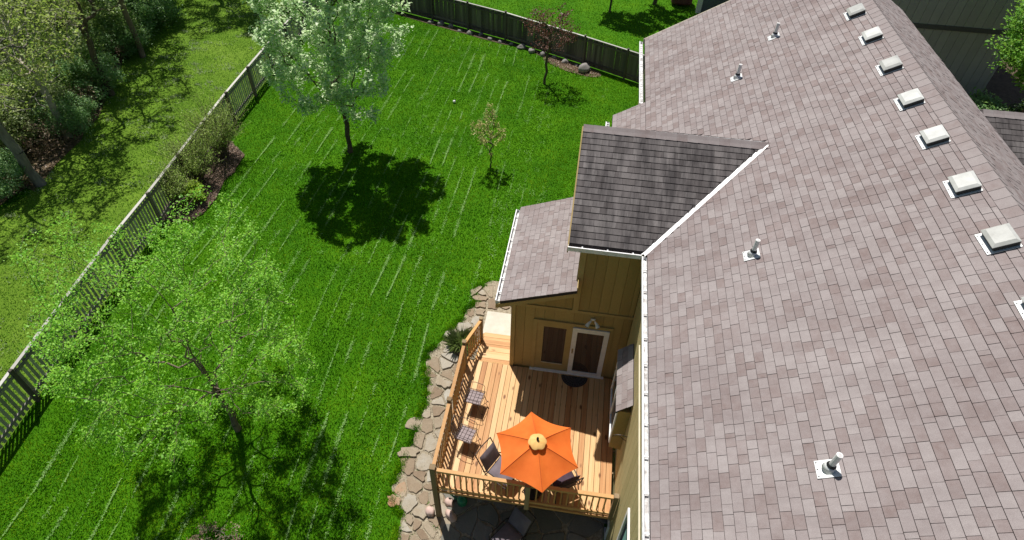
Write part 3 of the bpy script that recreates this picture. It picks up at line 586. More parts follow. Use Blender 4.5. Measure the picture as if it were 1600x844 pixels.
def siding(axis, c, a0, a1, z0, ztop, mat, wd=.25, proud=.03, hole=None, face=-1):
    """vertical boards butted with open grooves; axis 'x' = wall running along X at Y=c"""
    a = a0
    while a < a1-.02:
        b = min(a+wd, a1); segs = [(z0, None)]
        if hole and hole[0] < (a+b)/2 < hole[1]: segs = [(hole[3], None)] + ([(z0, hole[2])] if hole[2] > z0+.05 else [])
        for zb, zt in segs:
            ta, tb = (zt, zt) if zt is not None else (ztop(a), ztop(b-.007))
            if min(ta, tb) < zb+.03: continue
            pts = [(a, zb), (b-.007, zb), (b-.007, tb), (a, ta)]
            if axis == 'x': mb = MB().prism([(p, c, z) for p, z in pts], (0, face*-proud, 0))
            else: mb = MB().prism([(c, p, z) for p, z in pts], (face*-proud, 0, 0))
            obj('siding_board', mb, mat, HO)
        a = b
rake = lambda x: 2.80+.385*(x+1.64)
siding('x', 10.33, -1.18, .24, 2.63, rake, 'siding_tan')
siding('x', 10.33, .40, 1.77, 2.63, lambda x: 5.05, 'siding_tan')
siding('x', 10.33, -1.18, 1.77, 0.02, lambda x: 2.53, 'siding_tan', hole=(-.70, 1.30, 0, 2.12))
siding('y', 1.774, YN+.35, 10.3, -1.85, lambda y: 5.06, 'siding_olive', wd=.26)
siding('y', -1.285, 10.45, 13.4, -.6, lambda y: 2.75, 'siding_tan', wd=.3)
siding('y', .30, 10.45, 14.3, 3.3, lambda y: min(5.05+SL*(y-9.9), 5.05+SL*(14.9-y)), 'siding_tan', wd=.3)
for nm, b, mt in (('trim_board', (-1.20, 1.77, 10.305, 10.35, 2.535, 2.625), 'trim_tan'), ('trim_board', (.245, .395, 10.30, 10.34, 2.63, 5.05), 'trim_tan'), ('corner_board', (-1.30, -1.185, 10.30, 10.42, -.6, 2.79), 'trim_tan'),
                  ('trim_board', (1.745, 1.772, YN+.4, 8.65, 3.57, 3.61), 'trim_pale'), ('corner_board', (.285, .395, 10.345, 10.44, 3.4, 5.0), 'trim_tan')):
    obj(nm, MB().box(*b), mt, HO)
# --- roof decks
def slab(poly, t=.1): return MB().prism(poly, (0, 0, -t))
ROOF = obj('main_roof', slab([(1.66, YN, mz(1.66)), (RX, YN, RZ), (RX, YF, RZ), (1.66, YF, mz(1.66)), (1.66, 16.45, mz(1.66)), (.78, 16.45, mz(.78)), (.78, 13.9, mz(.78)), (1.66, 13.9, mz(1.66))]), 'roof_felt', HO)
ROOFR = obj('main_roof', slab([(RX+.002, YN, RZ), (9.35, YN, RZ-SL*(9.35-RX)), (9.35, YF, RZ-SL*(9.35-RX)), (RX+.002, YF, RZ)]), 'roof_felt', HO)
vx = lambda z: EX+(z-EZ)/SL
GAB = obj('gable_roof', slab([(-.03, 9.95, EZ+SL*.09), (vx(EZ+SL*.09)+.12, 9.95, EZ+SL*.09), (vx(GRZ)+.12, GRY, GRZ), (-.03, GRY, GRZ)]).add([(-.03, GRY, GRZ), (vx(GRZ)+.12, GRY, GRZ), (vx(EZ)+.12, 14.94, EZ), (-.03, 14.94, EZ)], [(0, 1, 2, 3)]).add([(-.03, GRY, GRZ-.1), (vx(GRZ), GRY, GRZ-.1), (vx(EZ), 14.94, EZ-.1), (-.03, 14.94, EZ-.1)], [(3, 2, 1, 0)]), 'roof_felt', HO)
PZ = lambda x: 2.96+.385*(x+1.64)
POR = obj('porch_roof', slab([(-1.54, 9.95, PZ(-1.54)), (.299, 9.95, PZ(.299)), (.299, 13.68, PZ(.299)), (-1.54, 13.68, PZ(-1.54))], .09), 'roof_felt', HO)
WIN = obj('wing_roof', slab([(9.36, 11.5, 6.77-SL*3.15), (14.8, 11.5, 6.77-SL*3.15), (14.8, 14.65, 6.77), (9.36, 14.65, 6.77)]).add([(9.36, 14.65, 6.77), (14.8, 14.65, 6.77), (14.8, 17.8, 4.89), (9.36, 17.8, 4.89)], [(0, 1, 2, 3)]), 'roof_felt', HO)
# --- shingles
EXPO = .1496; CO = 1/math.sqrt(1+SL*SL); SI = SL*CO
WID = [.08, .15, .2, .24, .28]
def tile_geo(ab, bb, at, bt, v0, v1, t): return [(ab, v0, 0), (bb, v0, 0), (ab, v0, t), (bb, v0, t), (bt, v1, t*.55), (at, v1, t*.55), (bt, v1, 0), (at, v1, 0)], [(0, 1, 3, 2), (2, 3, 4, 5), (1, 6, 4, 3), (7, 0, 2, 5), (6, 7, 5, 4)]
def shingles(P0, u, v, length, expo, intervals, seed, gap=.006, rowgap=.0075):
    r = random.Random(seed); n = int(round(length/expo)); out = []
    for i in range(n):
        v0, v1 = i*length/n, (i+1)*length/n-rowgap
        for (a0, b0, a1, b1) in intervals(v0, v1):
            s = min(a0, a1)-r.uniform(0, .3); end = max(b0, b1)
            while s < end:
                w = r.choices(WID, [1, 2, 3, 4, 3])[0]; e = s+w-gap
                ab, bb, at, bt = max(s, a0), min(e, b0), max(s, a1), min(e, b1)
                if bb-ab > .004 or bt-at > .004:
                    cut = (ab, bb, at, bt) != (s, e, s, e)
                    if bb < ab: ab = bb = (at if a0 > a1 else bt)
                    if bt < at: at = bt = (ab if a1 > a0 else bb)
                    out.append((ab, bb, at, bt, v0, v1, r.choice([.009, .012, .016]), w, cut))
                s += w
    return out
def bake(tiles, P0, u, v, n, name, mat, parent):
    mb = MB(); M = np.array([u, v, n]); P0 = np.array(P0, float)
    for t in tiles:
        V, F = tile_geo(*t[:7]); mb.add(np.array(V) @ M+P0, F)
    o = obj(name, mb, mat, parent); o['kind'] = 'stuff'; return o
U_, V_, N_ = np.array([0, -1., 0]), np.array([CO, 0, SI]), np.array([-SI, 0, CO])
neg = lambda iv: [(-b0, -a0, -b1, -a1) for a0, b0, a1, b1 in iv]
P0 = np.array([1.665, 0, mz(1.665)]); LEN = (RX-1.665)/CO
def main_iv(v0, v1):
    z0, z1 = P0[2]+v0*SI, P0[2]+v1*SI; h0, h1 = (GRZ-z0)/SL, (GRZ-z1)/SL; m = .07
    if h0 <= 0: return [(YN, YF, YN, YF)]
    h1 = max(h1, 0)
    return [(YN, GRY-h0-m, YN, GRY-h1-m), (GRY+h0+m, YF, GRY+h1+m, YF)]
T = shingles(P0, U_, V_, LEN, EXPO, lambda a, b: neg(main_iv(a, b)), 71)
def score(t):
    c = P0+(t[0]+t[1])/2*U_+(t[4]+t[5])/2*V_; x, y, w = proj(c)
    if t[8] or not (0 < x < 1600 and 0 < y < 844): return -1
    return (t[1]-t[0])*(t[5]-t[4])*abs((c-CAM) @ N_)/w**3
T.sort(key=score, reverse=True); single, rest = T[:300], T[300:]
bake(rest, P0, U_, V_, N_, 'shingles', 'shingle_mass', ROOF)
tm = {}
RM = Matrix(((U_[0], V_[0], N_[0]), (U_[1], V_[1], N_[1]), (U_[2], V_[2], N_[2]))).to_euler()
for t in single:
    k = (t[7], t[6])
    if k not in tm:
        V, F = tile_geo(0, t[1]-t[0], 0, t[1]-t[0], 0, t[5]-t[4], t[6]); me = D.meshes.new('shingle'); me.from_pydata(V, [], F); me.update(); tm[k] = me
    p = P0+t[0]*U_+t[4]*V_-np.array(HO.location)
    o = link('shingle', tm[k], 'shingle_piece', ROOF, tuple(p)); o.rotation_euler = RM
PE = np.array([.79, 0, mz(.79)])
bake(shingles(PE, U_, V_, (1.66-.79)/CO, EXPO, lambda a, b: neg([(14.4, 16.45, 14.4, 16.45)]), 72), PE, U_, V_, N_, 'shingles', 'shingle_mass', ROOF)
UR, VR, NR = np.array([0, 1., 0]), np.array([-CO, 0, SI]), np.array([SI, 0, CO]); PR = np.array([9.34, 0, RZ-SL*(9.34-RX)])
bake(shingles(PR, UR, VR, (9.34-RX)/CO, EXPO, lambda a, b: [(YN, YF, YN, YF)], 73), PR, UR, VR, NR, 'shingles', 'shingle_mass', ROOFR)
UG, VG, NG = np.array([1., 0, 0]), np.array([0, CO, SI]), np.array([0, -SI, CO]); PG = np.array([0, 9.96, EZ+SL*.10])
def gab_iv(v0, v1): return [(-.03, vx(PG[2]+v0*SI)-.07, -.03, vx(PG[2]+v1*SI)-.07)]
bake(shingles(PG, UG, VG, (GRY-9.96)/CO, EXPO, gab_iv, 74, gap=.0035, rowgap=.016), PG, UG, VG, NG, 'shingles', 'shaded_stained_shingle', GAB)
PS = 1/math.sqrt(1+.385**2); UP, VP, NP = np.array([0, -1., 0]), np.array([PS, 0, .385*PS]), np.array([-.385*PS, 0, PS]); PP = np.array([-1.54, 0, PZ(-1.54)])
bake(shingles(PP, UP, VP, (.295+1.54)/PS, EXPO, lambda a, b: neg([(9.95, 13.68, 9.95, 13.68)]), 75), PP, UP, VP, NP, 'shingles', 'shingle_mass', POR)
PW = np.array([0, 11.5, 6.77-SL*3.15])
bake(shingles(PW, UG, VG, 3.15/CO, EXPO, lambda a, b: [(9.36, 14.8, 9.36, 14.8)], 76, gap=.006, rowgap=.012), PW, UG, VG, NG, 'shingles', 'shaded_stained_shingle', WIN)
def cap_mesh(hw, step, s):
    V = []; 
    for yy, h in ((0, .019), (step, .012)):
        for t in (-1, -.5, 0, .5, 1): V.append((t*hw, yy, h-abs(t)*hw*s+(.018 if t == 0 else .008)))
    V += [(p[0], p[1], p[2]-.03) for p in V[:5]]
    F = [(i, i+1, i+6, i+5) for i in range(4)]+[(i+10, i+11, i+1, i) for i in range(4)]
    me = D.meshes.new('ridge_cap'); me.from_pydata(V, [], F); me.update(); return me
cm = cap_mesh(.20, .245, SL)
for i in range(int((YF-YN)/.235)): link('ridge_cap', cm, 'ridge_shingle', ROOF, tuple(np.array((RX, YN+i*.235, RZ))-np.array(HO.location)))
cg = cap_mesh(.15, .245, SL)
for i in range(int((vx(GRZ)+.05)/.235)+1):
    o = link('ridge_cap', cg, 'ridge_shingle', GAB, tuple(np.array((-.03+i*.235, GRY, GRZ))-np.array(HO.location))); o.rotation_euler = (0, 0, -math.pi/2)
for i in range(22):
    o = link('ridge_cap', cg, 'ridge_shingle', WIN, tuple(np.array((9.4+i*.235, 14.65, 6.77))-np.array(HO.location))); o.rotation_euler = (0, 0, -math.pi/2)
# valley metal along both sides of the cross gable
for s in (1, -1):
    mb = MB(); g = lambda d, x, z, s=s: (x, GRY-s*d, z)
    za, zb = EZ+.02, GRZ-.01; da, db = (GRZ-za)/SL, (GRZ-zb)/SL
    P = [g(da+.0, vx(za), za+.004), g(db, vx(zb), zb+.004)]
    M1 = [g(da+.06, vx(za)+.0, za+.005), g(db+.06, vx(zb), zb+.005)]; M2 = [g(da, vx(za)-.07, za+.006), g(db, vx(zb)-.07, zb+.006)]
    lip = lambda p, h: (p[0], p[1], p[2]+h)
    mb.add([lip(P[0], .02), lip(P[1], .02), M1[1], M1[0]], [(0, 1, 2, 3)]); mb.add([lip(P[0], .02), lip(P[1], .02), M2[1], M2[0]], [(3, 2, 1, 0)])
    obj('valley_flashing', mb, 'valley_metal', HO)
# fascia, soffit, gutters
def gutter(axis, c, a0, a1, z, side, par=HO, ends=True, hang=.62):
    """open trough; axis 'y': runs along Y with its outer lip at X=c, the trough lies towards side"""
    w = .105*side; q = lambda p0, p1, b0, b1, z0, z1: ((min(p0, p1), max(p0, p1), b0, b1, z0, z1) if axis == 'y' else (b0, b1, min(p0, p1), max(p0, p1), z0, z1))
    g = MB().box(*q(c, c+.012*side, a0, a1, z-.11, z)).box(*q(c+w-.006*side, c+w, a0, a1, z-.105, z-.012)).box(*q(c-.006*side, c+.022*side, a0, a1, z, z+.008))
    if ends: g.box(*q(c+.013*side, c+w-.008*side, a0, a0+.006, z-.1, z-.004)).box(*q(c+.013*side, c+w-.008*side, a1-.006, a1, z-.1, z-.004))
    go = obj('gutter', g, 'gutter_white', par)
    obj('gutter_trough', MB().box(*q(c+.013*side, c+w-.007*side, a0+.007, a1-.007, z-.1, z-.075)), 'gutter_inside', go)
    a = a0+.3
    while a < a1-.05:
        obj('hanger', MB().box(*q(c+.023*side, c+w-.008*side, a, a+.028, z-.022, z-.006)), 'gutter_white', go)
        a += hang
gutter('y', EX-.012, YN, 9.86, EZ+.0, 1); gutter('y', 1.50, 16.5, YF-.05, EZ-.03, 1, hang=.45); gutter('y', .60, 13.9, 16.15, mz(.78)-.06, 1)
gutter('y', -1.665, 10.0, 13.6, 2.96, 1, hang=.5); gutter('x', 9.86, -.05, 1.545, EZ+.02, 1, hang=.55)
obj('fascia', MB().box(1.675, 1.70, YN, 9.9, EZ-.16, EZ-.02), 'white_paint', HO); obj('soffit', MB().box(1.701, 1.775, YN+.1, 10.29, EZ-.13, EZ-.105), 'trim_pale', HO)
obj('fascia', MB().box(-.03, 1.60, 9.968, 9.99, EZ-.14, EZ+.0), 'white_paint', HO); obj('soffit', MB().box(-.02, 1.66, 9.992, 10.30, EZ-.13, EZ-.115), 'trim_pale', HO)
obj('rake_board', MB().prism([(-1.655, 9.962, 2.86), (.298, 9.962, PZ(.298)-.09), (.298, 9.962, PZ(.298)-.23), (-1.655, 9.962, 2.72)], (0, .03, 0)), 'trim_tan', HO)
obj('soffit', MB().prism([(-1.54, 9.995, 2.79), (.298, 9.995, PZ(.298)-.11), (.298, 10.30, PZ(.298)-.11), (-1.54, 10.30, 2.79)], (0, 0, -.02)), 'trim_tan', HO)
obj('rake_board', MB().prism([(-.06, 9.9, EZ-.02), (-.06, GRY, GRZ-.02), (-.06, 14.9, EZ-.02), (-.06, 14.9, EZ-.18), (-.06, GRY, GRZ-.18), (-.06, 9.9, EZ-.18)], (.028, 0, 0)), 'trim_tan', HO)
obj('rake_board', MB().prism([(1.62, YF+.002, mz(1.62)+.01), (RX, YF+.002, RZ+.01), (9.35, YF+.002, RZ-SL*(9.35-RX)), (9.35, YF+.002, RZ-SL*(9.35-RX)-.18), (RX, YF+.002, RZ-.18), (1.62, YF+.002, mz(1.62)-.17)], (0, .03, 0)), 'trim_pale', HO)
obj('step_flashing', MB().box(.28, .298, 9.96, 13.6, PZ(.29)+.012, PZ(.29)+.09), 'trim_tan', HO)
# patio doors
dy = 10.33
obj('door_frame', MB().box(-.70, -.60, dy-.04, dy+.02, .04, 2.02).box(1.28, 1.36, dy-.04, dy+.02, .04, 2.02).box(-.70, 1.36, dy-.045, dy+.02, 2.022, 2.12).box(.30, .335, dy-.03, dy+.02, .05, 2.02), 'trim_tan', HO)
pd = obj('patio_door', MB().box(-.60, -.42, dy-.02, dy+.03, .05, 2.02).box(.17, .298, dy-.02, dy+.03, .05, 2.02).box(-.42, .17, dy-.02, dy+.03, .05, .34).box(-.42, .17, dy-.02, dy+.03, 1.86, 2.02), 'trim_tan', HO)
obj('pane', MB().box(-.42, .17, dy+.002, dy+.012, .34, 1.86), 'glass_warm', pd); obj('sill', MB().box(-.42, .17, dy-.028, dy-.021, .325, .352), 'trim_pale', pd)
sd = obj('storm_door', MB().box(.335, .46, dy-.075, dy-.035, .04, 2.0).box(1.15, 1.275, dy-.075, dy-.035, .04, 2.0).box(.46, 1.15, dy-.075, dy-.035, .04, .17).box(.46, 1.15, dy-.075, dy-.035, 1.85, 2.0), 'white_paint', HO)
obj('pane', MB().box(.461, 1.149, dy-.058, dy-.05, .171, 1.849), 'glass_warm', sd); obj('inner_edge', MB().box(1.09, 1.11, dy-.03, dy-.02, .3, 1.7).box(.52, .54, dy-.03, dy-.02, .3, 1.7), 'trim_tan', sd)
obj('handle', MB().tube([(.392, dy-.08, 1.02), (.392, dy-.115, 1.03), (.392, dy-.115, 1.13), (.392, dy-.08, 1.14)], .010).box(.375, .41, dy-.086, dy-.076, .97, 1.16), 'brass', sd)
obj('threshold', MB().box(-.72, 1.36, dy-.10, dy-.02, .002, .05, .006), 'white_paint', HO)
# bay window with its own small roof
by0, by1, bx, bzt = 7.68, 9.30, 1.50, 2.42
bay = obj('bay_window', MB().prism([(1.77, by0, .80), (bx, by0, .86), (bx, by0, bzt), (1.77, by0, bzt)], (0, by1-by0, 0)), 'siding_tan', HO)
obj('window_frame', MB().box(bx-.03, bx-.001, by0+.03, by0+.11, 1.0, 2.38).box(bx-.03, bx-.001, by1-.11, by1-.03, 1.0, 2.38).box(bx-.03, bx-.001, by0+.111, by1-.111, 1.0, 1.08).box(bx-.03, bx-.001, by0+.111, by1-.111, 2.30, 2.38).box(bx-.028, bx-.001, 8.45, 8.53, 1.081, 2.299), 'white_paint', bay)
obj('pane', MB().box(bx-.012, bx-.004, by0+.112, 8.449, 1.081, 2.299), 'glass_sky', bay); obj('pane', MB().box(bx-.012, bx-.004, 8.531, by1-.112, 1.081, 2.299), 'glass_sky', bay)
br = obj('bay_roof', slab([(bx-.06, by0-.06, 2.46), (1.772, by0-.03, 2.80), (1.772, by1+.03, 2.80), (bx-.06, by1+.06, 2.46)], .05), 'roof_felt', HO)
bs = math.atan2(.34, .332); BU, BV, BN = np.array([0, -1., 0]), np.array([math.cos(bs), 0, math.sin(bs)]), np.array([-math.sin(bs), 0, math.cos(bs)]); BP = np.array([bx-.06, 0, 2.46])
bake(shingles(BP, BU, BV, .465, .155, lambda a, b: neg([(by0-.06, by1+.06, by0-.05, by1+.05)]), 77), BP, BU, BV, BN, 'shingles', 'shingle_mass', br)
# two more windows of the long wall
def wall_window(y0, y1, z0, z1, nm='window'):
    w = obj(nm, MB().box(1.735, 1.80, y0, y0+.07, z0, z1).box(1.735, 1.80, y1-.07, y1, z0, z1).box(1.735, 1.80, y0+.071, y1-.071, z0, z0+.07).box(1.735, 1.80, y0+.071, y1-.071, z1-.07, z1), 'white_paint', HO)
    obj('pane', MB().box(1.757, 1.765, y0+.071, y1-.071, z0+.071, z1-.071), 'glass_sky', w); return w
w1 = wall_window(4.3, 5.5, .9, 2.45); wall_window(6.45, 7.2, -1.55, -.75)
obj('curtain', MB().add([(1.752, 4.45+.05*i, z) for z in (1.0, 2.2) for i in range(16)], [(i, i+1, i+17, i+16) for i in range(15)]), 'curtain', w1)
# wall flood light, plant hooks
fl = thing('flood_light', 'white twin-head security light above the patio door', 'lamp', (.80, 10.30, 2.36))
obj('back_plate', MB().box(.74, .86, 10.285, 10.303, 2.33, 2.41, .008), 'white_plastic', fl)
for s in (-1, 1):
    h = obj('lamp_head', MB().tube([(.80+s*.05, 10.24, 2.37), (.80+s*.10, 10.20, 2.33), (.80+s*.14, 10.15, 2.26)], [.022, .04, .06], 10), 'white_plastic', fl)
    obj('lens', MB().tube([(.80+s*.142, 10.147, 2.257), (.80+s*.145, 10.142, 2.25)], [.05, .05], 10), 'glass_sky', h); obj('arm', MB().tube([(.80+s*.02, 10.29, 2.38), (.80+s*.06, 10.24, 2.38)], .01), 'white_plastic', fl)
for yy, lb in ((9.2, 'dark curled iron plant hook on far side of the small window roof'), (7.35, 'dark curled iron plant hook on near side of the bay window')):
    t = thing('plant_hook', lb, 'hook', (1.77, yy, 1.9), group='iron plant hooks')
    a = [(1.77-.30*k/8, yy, 1.95+.05*math.sin(k/8*3.1)) for k in range(9)]+[(1.455, yy, 1.90), (1.47, yy, 1.88)]
    obj('arm', MB().tube(a, .009, 5), 'iron_dark', t); obj('brace', MB().tube([(1.77, yy, 1.78), (1.68, yy, 1.86), (1.60, yy, 1.96)], .007, 5), 'iron_dark', t)
# roof vents and vent pipes
def frame_on_roof(x, y): return Matrix(((0, CO, -SI, x), (-1, 0, 0, y), (0, SI, CO, mz(x)), (0, 0, 0, 1)))       # local x = along ridge, y = up the slope, z = out
VY = [16.69, 15.23, 13.70, 12.22, 10.82, 9.34, 7.94, 6.5]
VL = ['farthest of the pale box vents along the roof ridge', 'second farthest pale box vent along the roof ridge', 'third farthest pale box vent along the roof ridge', 'middle pale box vent along the ridge, fourth from far end', 'fifth pale box vent from the far end of ridge', 'sixth pale box vent from the far end of ridge', 'largest looking pale box vent near the right picture edge', 'nearest pale box vent, mostly cut off by right picture edge']
v0 = None
for y, lb in zip(VY, VL):
    if v0 is None:
        v0 = thing('roof_vent', lb, 'roof vent', (0, 0, 0), group='box vents along the ridge')
        fl = obj('flashing', MB().box(-.235, .235, -.26, .185, .017, .026), 'flashing', v0); [obj('nail', MB().box(q-.008, q+.008, -.245, -.229, .0262, .031), 'vent_curb', fl) for q in (-.19, 0, .19)]
        obj('curb', MB().box(-.205, .205, -.175, .175, .0265, .105, .012), 'vent_curb', v0)
        a, b_ = (.212, .182), (.165, .130); z0, z1, z2 = .106, .116, .150
        q = lambda s, z: [(-s[0], -s[1], z), (s[0], -s[1], z), (s[0], s[1], z), (-s[0], s[1], z)]
        obj('dome', MB().add(q(a, z0)+q(a, z1)+q(b_, z2), [(3, 2, 1, 0)]+[(i, (i+1) % 4, (i+1) % 4+4, i+4) for i in range(4)]+[(i+4, (i+1) % 4+4, (i+1) % 4+8, i+8) for i in range(4)]+[(8, 9, 10, 11)]), 'vent_dome', v0)
        r = v0
    else: r = dup(v0, (0, 0, 0), label=lb)
    m = frame_on_roof(6.47+random.uniform(-.02, .02), y) @ Matrix.Rotation(random.uniform(-.035, .035), 4, 'Z'); r.location = m.to_translation(); r.rotation_euler = m.to_euler()
PL = [(4.83, 17.21, 'thin white vent pipe farthest up the main roof'), (3.84, 15.8, 'thin white vent pipe on roof behind the cross gable'), (3.45, 9.03, 'white vent pipe in mid roof near the valley foot'), (3.83, 4.57, 'largest white vent pipe with metal boot low on the roof')]
p0 = None
for x, y, lb in PL:
    if p0 is None:
        p0 = thing('vent_pipe', lb, 'vent pipe', (0, 0, 0), group='white vent pipes on the roof')
        tl = Vector((0, SI, CO)); 
        fl = obj('flashing', MB().box(-.13, .13, -.17, .13, .017, .025), 'flashing', p0)
        for nx in (-.1, 0, .1): obj('nail', MB().box(nx-.008, nx+.008, -.155, -.139, .0252, .03), 'vent_curb', fl)
        # the roof frame's 'up' is tilted: local direction of world up
        w = np.array([0, SI, CO]); t3 = lambda s, o=(0, 0, .025): tuple(np.array(o)+w*s)
        obj('boot', MB().tube([t3(-.01), t3(.05), t3(.08)], [.095, .075, .06], 14), 'flashing', p0, smooth=True); obj('collar', MB().tube([t3(.081), t3(.10), t3(.115)], [.066, .06, .05], 14), 'black_rubber', p0)
        obj('pipe', MB().tube([t3(.05), t3(.36)], .043, 14), 'white_plastic', p0); obj('bore', MB().tube([t3(.3605), t3(.362)], .035, 12), 'gutter_inside', p0)
        r = p0
    else: r = dup(p0, (0, 0, 0), label=lb)
    m = frame_on_roof(x, y); r.location = m.to_translation(); r.rotation_euler = m.to_euler()

# ------------------------------------------------------------------ fences
def seg(mb, p0, p1, w, h, off=0):
    """bar from p0 to p1 (points on its bottom centre line); off shifts it to its left"""
    p0, p1 = np.array(p0, float), np.array(p1, float); d = p1-p0; n = np.array([-d[1], d[0], 0]); n /= np.linalg.norm(n); c = [p0+n*(off-w/2), p0+n*(off+w/2)]; e = [p1+n*(off-w/2), p1+n*(off+w/2)]; u = np.array([0, 0, h])
    return mb.add([c[0], c[1], e[1], e[0], c[0]+u, c[1]+u, e[1]+u, e[0]+u], [(0, 1, 2, 3), (7, 6, 5, 4), (0, 4, 5, 1), (1, 5, 6, 2), (2, 6, 7, 3), (3, 7, 4, 0)])
def fence(name, label, line, hgt, pitch, bw, mats, post_step, cap_w, jit, seed, post_up=.1, picket_top=0.):
    """line = list of (x, y); every board is its own piece"""
    r = random.Random(seed); P = np.array(line, float); dl = np.r_[0, np.cumsum(np.hypot(*np.diff(P, axis=0).T))]; L = dl[-1]
    at = lambda s: np.array([np.interp(s, dl, P[:, 0]), np.interp(s, dl, P[:, 1])])
    t = thing(name, label, 'fence', (*P[0], gz(P[0][1]))); O = np.array(t.location)
    variants = []
    for k in range(5):
        me = D.meshes.new('board'); mb = MB().box(-bw/2, bw/2, -.009, .009, .04, hgt-.03+r.uniform(-jit, jit)); me.from_pydata(mb.v, [], mb.f); me.update(); variants.append(me)
    s = .05
    while s < L-.05:
        p = at(s); q = at(min(s+.05, L)); a = math.atan2(q[1]-p[1], q[0]-p[0])
        o = link('picket' if 'picket' in name else 'board', r.choice(variants), mats[0], t, tuple(np.array((p[0], p[1], gz(p[1])+r.uniform(-.008, .008)))-O)); o.rotation_euler = (r.uniform(-.012, .012), r.uniform(-.01, .01), a+r.uniform(-.02, .02)); s += pitch
    s = 0
    while s < L-.1:
        e = min(s+post_step, L); p, q = at(s), at(e); zp, zq = gz(p[1]), gz(q[1])
        d = (q-p)/np.linalg.norm(q-p); nn = np.array([-d[1], d[0]]); c = p-nn*.075
        obj('post', MB().box(c[0]-.05, c[0]+.05, c[1]-.05, c[1]+.05, zp-.1, zp+hgt+post_up, .01), mats[1], t)
        obj('rail', seg(MB(), (*p, zp+.22), (*q, zq+.22), .04, .09, -.033), mats[2], t); obj('rail', seg(MB(), (*p, zp+hgt-.22), (*q, zq+hgt-.22), .04, .09, -.033), mats[2], t)
        if cap_w: obj('cap_rail', seg(MB(), (*p, zp+hgt-.025), (*q, zq+hgt-.025), cap_w, .035, -.01), mats[3], t)
        s = e
    return t
fence('picket_fence', 'weathered grey picket fence running along the left side of lawn', [(x, y) for y, x in PICK], 1.4, .158, .088, ('weathered_z', 'weathered_dark', 'weathered_rail', 'weathered_cap'), 2.35, .10, .0, 81)
fence('board_fence', 'dark solid wooden board fence across the far end of lawn', BF, 1.5, .148, .143, ('weathered_dark', 'weathered_dark', 'weathered_dark', 'weathered_cap'), 2.45, .09, .01, 82, post_up=.12)

# ------------------------------------------------------------------ the deck
DK = thing('deck', 'raised cedar deck with slatted railing and steps behind the house', 'deck', (-.36, 8.3, -1.55)); DO = np.array(DK.location)
bm_ = D.meshes.new('deck_board'); mb = MB().box(-.0675, .0675, -1.945, 1.945, -.042, 0, .003); bm_.from_pydata(mb.v, [], mb.f); bm_.update()
x = -2.42
while x < 1.72:
    link('deck_board', bm_, 'cedar_y', DK, tuple(np.array((x, 8.345, random.uniform(-.0015, .0015)))-DO)); x += .1445
obj('rim_joist', MB().box(-2.48, 1.76, 6.36, 6.398, -.12, -.041), 'rail_wood', DK); obj('rim_joist', MB().box(-2.50, -2.462, 6.40, 10.28, -.25, -.041), 'rail_wood', DK)
obj('rim_joist', MB().box(-2.3, -1.3, 10.292, 10.33, -.25, -.002), 'rail_wood', DK)
for yy in np.arange(6.9, 10.2, .6): obj('joist', MB().box(-2.46, 1.75, yy-.02, yy+.02, -.17, -.041), 'post_wood', DK)
def post(x, y, z0, z1, w, mat='post_wood'):
    p = obj('post', MB().box(x-w/2, x+w/2, y-w/2, y+w/2, z0, z1-.02, .006), mat, DK)
    obj('post_cap', MB().box(x-w/2-.008, x+w/2+.008, y-w/2-.008, y+w/2+.008, z1-.019, z1+.012, .006), mat, p)
post(-2.50, 6.40, -1.62, 1.06, .125); post(-2.53, 8.25, -1.25, 1.05, .10); post(-2.53, 10.10, -.9, 1.05, .10); post(-.28, 6.34, -.15, 1.02, .11); post(1.70, 6.40, -.15, 1.03, .10); post(-2.30, 11.32, -.7, .66, .09)
post(.9, 7.0, -1.6, -.26, .12); post(-1.2, 7.0, -1.6, -.26, .12)
bal = D.meshes.new('baluster'); mb = MB().box(-.017, .017, -.017, .017, 0, .86, .003); bal.from_pydata(mb.v, [], mb.f); bal.update()
def railing(p0, p1, side, z0=.0, z1=.0, h=.97, cap=.085):
    p0, p1 = np.array(p0), np.array(p1); L = np.linalg.norm(p1-p0); d = (p1-p0)/L; n = np.array([-d[1], d[0]])*side
    obj('top_rail', seg(MB(), (*p0, z0+h-.035), (*p1, z1+h-.035), cap, .035), 'rail_wood', DK); obj('top_rail', seg(MB(), (*p0, z0+h-.125), (*p1, z1+h-.125), .036, .088), 'rail_wood', DK); obj('bottom_rail', seg(MB(), (*p0, z0+.06), (*p1, z1+.06), .036, .085), 'rail_wood', DK)
    k = int(L/.138)
    for i in range(1, k):
        t = i/k; q = p0+(p1-p0)*t+n*.0355; o = link('baluster', bal, 'rail_wood', DK, tuple(np.array((*q, z0+(z1-z0)*t+.045))-DO)); o.rotation_euler = (0, 0, math.atan2(d[1], d[0]))
railing((-2.50, 6.47), (-2.52, 8.19), -1); railing((-2.52, 8.31), (-2.53, 10.04), -1); railing((-2.43, 6.40), (-.34, 6.38), 1); railing((-.22, 6.38), (1.64, 6.40), 1)
railing((-2.52, 10.16), (-2.31, 11.27), -1, -.02, -.36)
for i in range(4):
    z = -.11*(i+1); y0 = 10.335+.345*i
    for j in range(2): obj('stair_tread', MB().box(-2.27, -1.305, y0+.172*j, y0+.172*j+.166, z-.035, z, .004), 'cedar_x', DK)
    obj('riser', MB().box(-2.25, -1.31, y0+.32, y0+.342, z-.11, z-.037), 'rail_wood', DK)
obj('stringer', MB().prism([(-2.31, 10.33, -.04), (-2.31, 11.72, -.50), (-2.31, 11.72, -.62), (-2.31, 10.33, -.40)], (.035, 0, 0)), 'rail_wood', DK)
struct(obj('concrete_pad', MB().box(-2.36, -1.31, 11.725, 12.68, -.75, -.545, .012), 'concrete'))
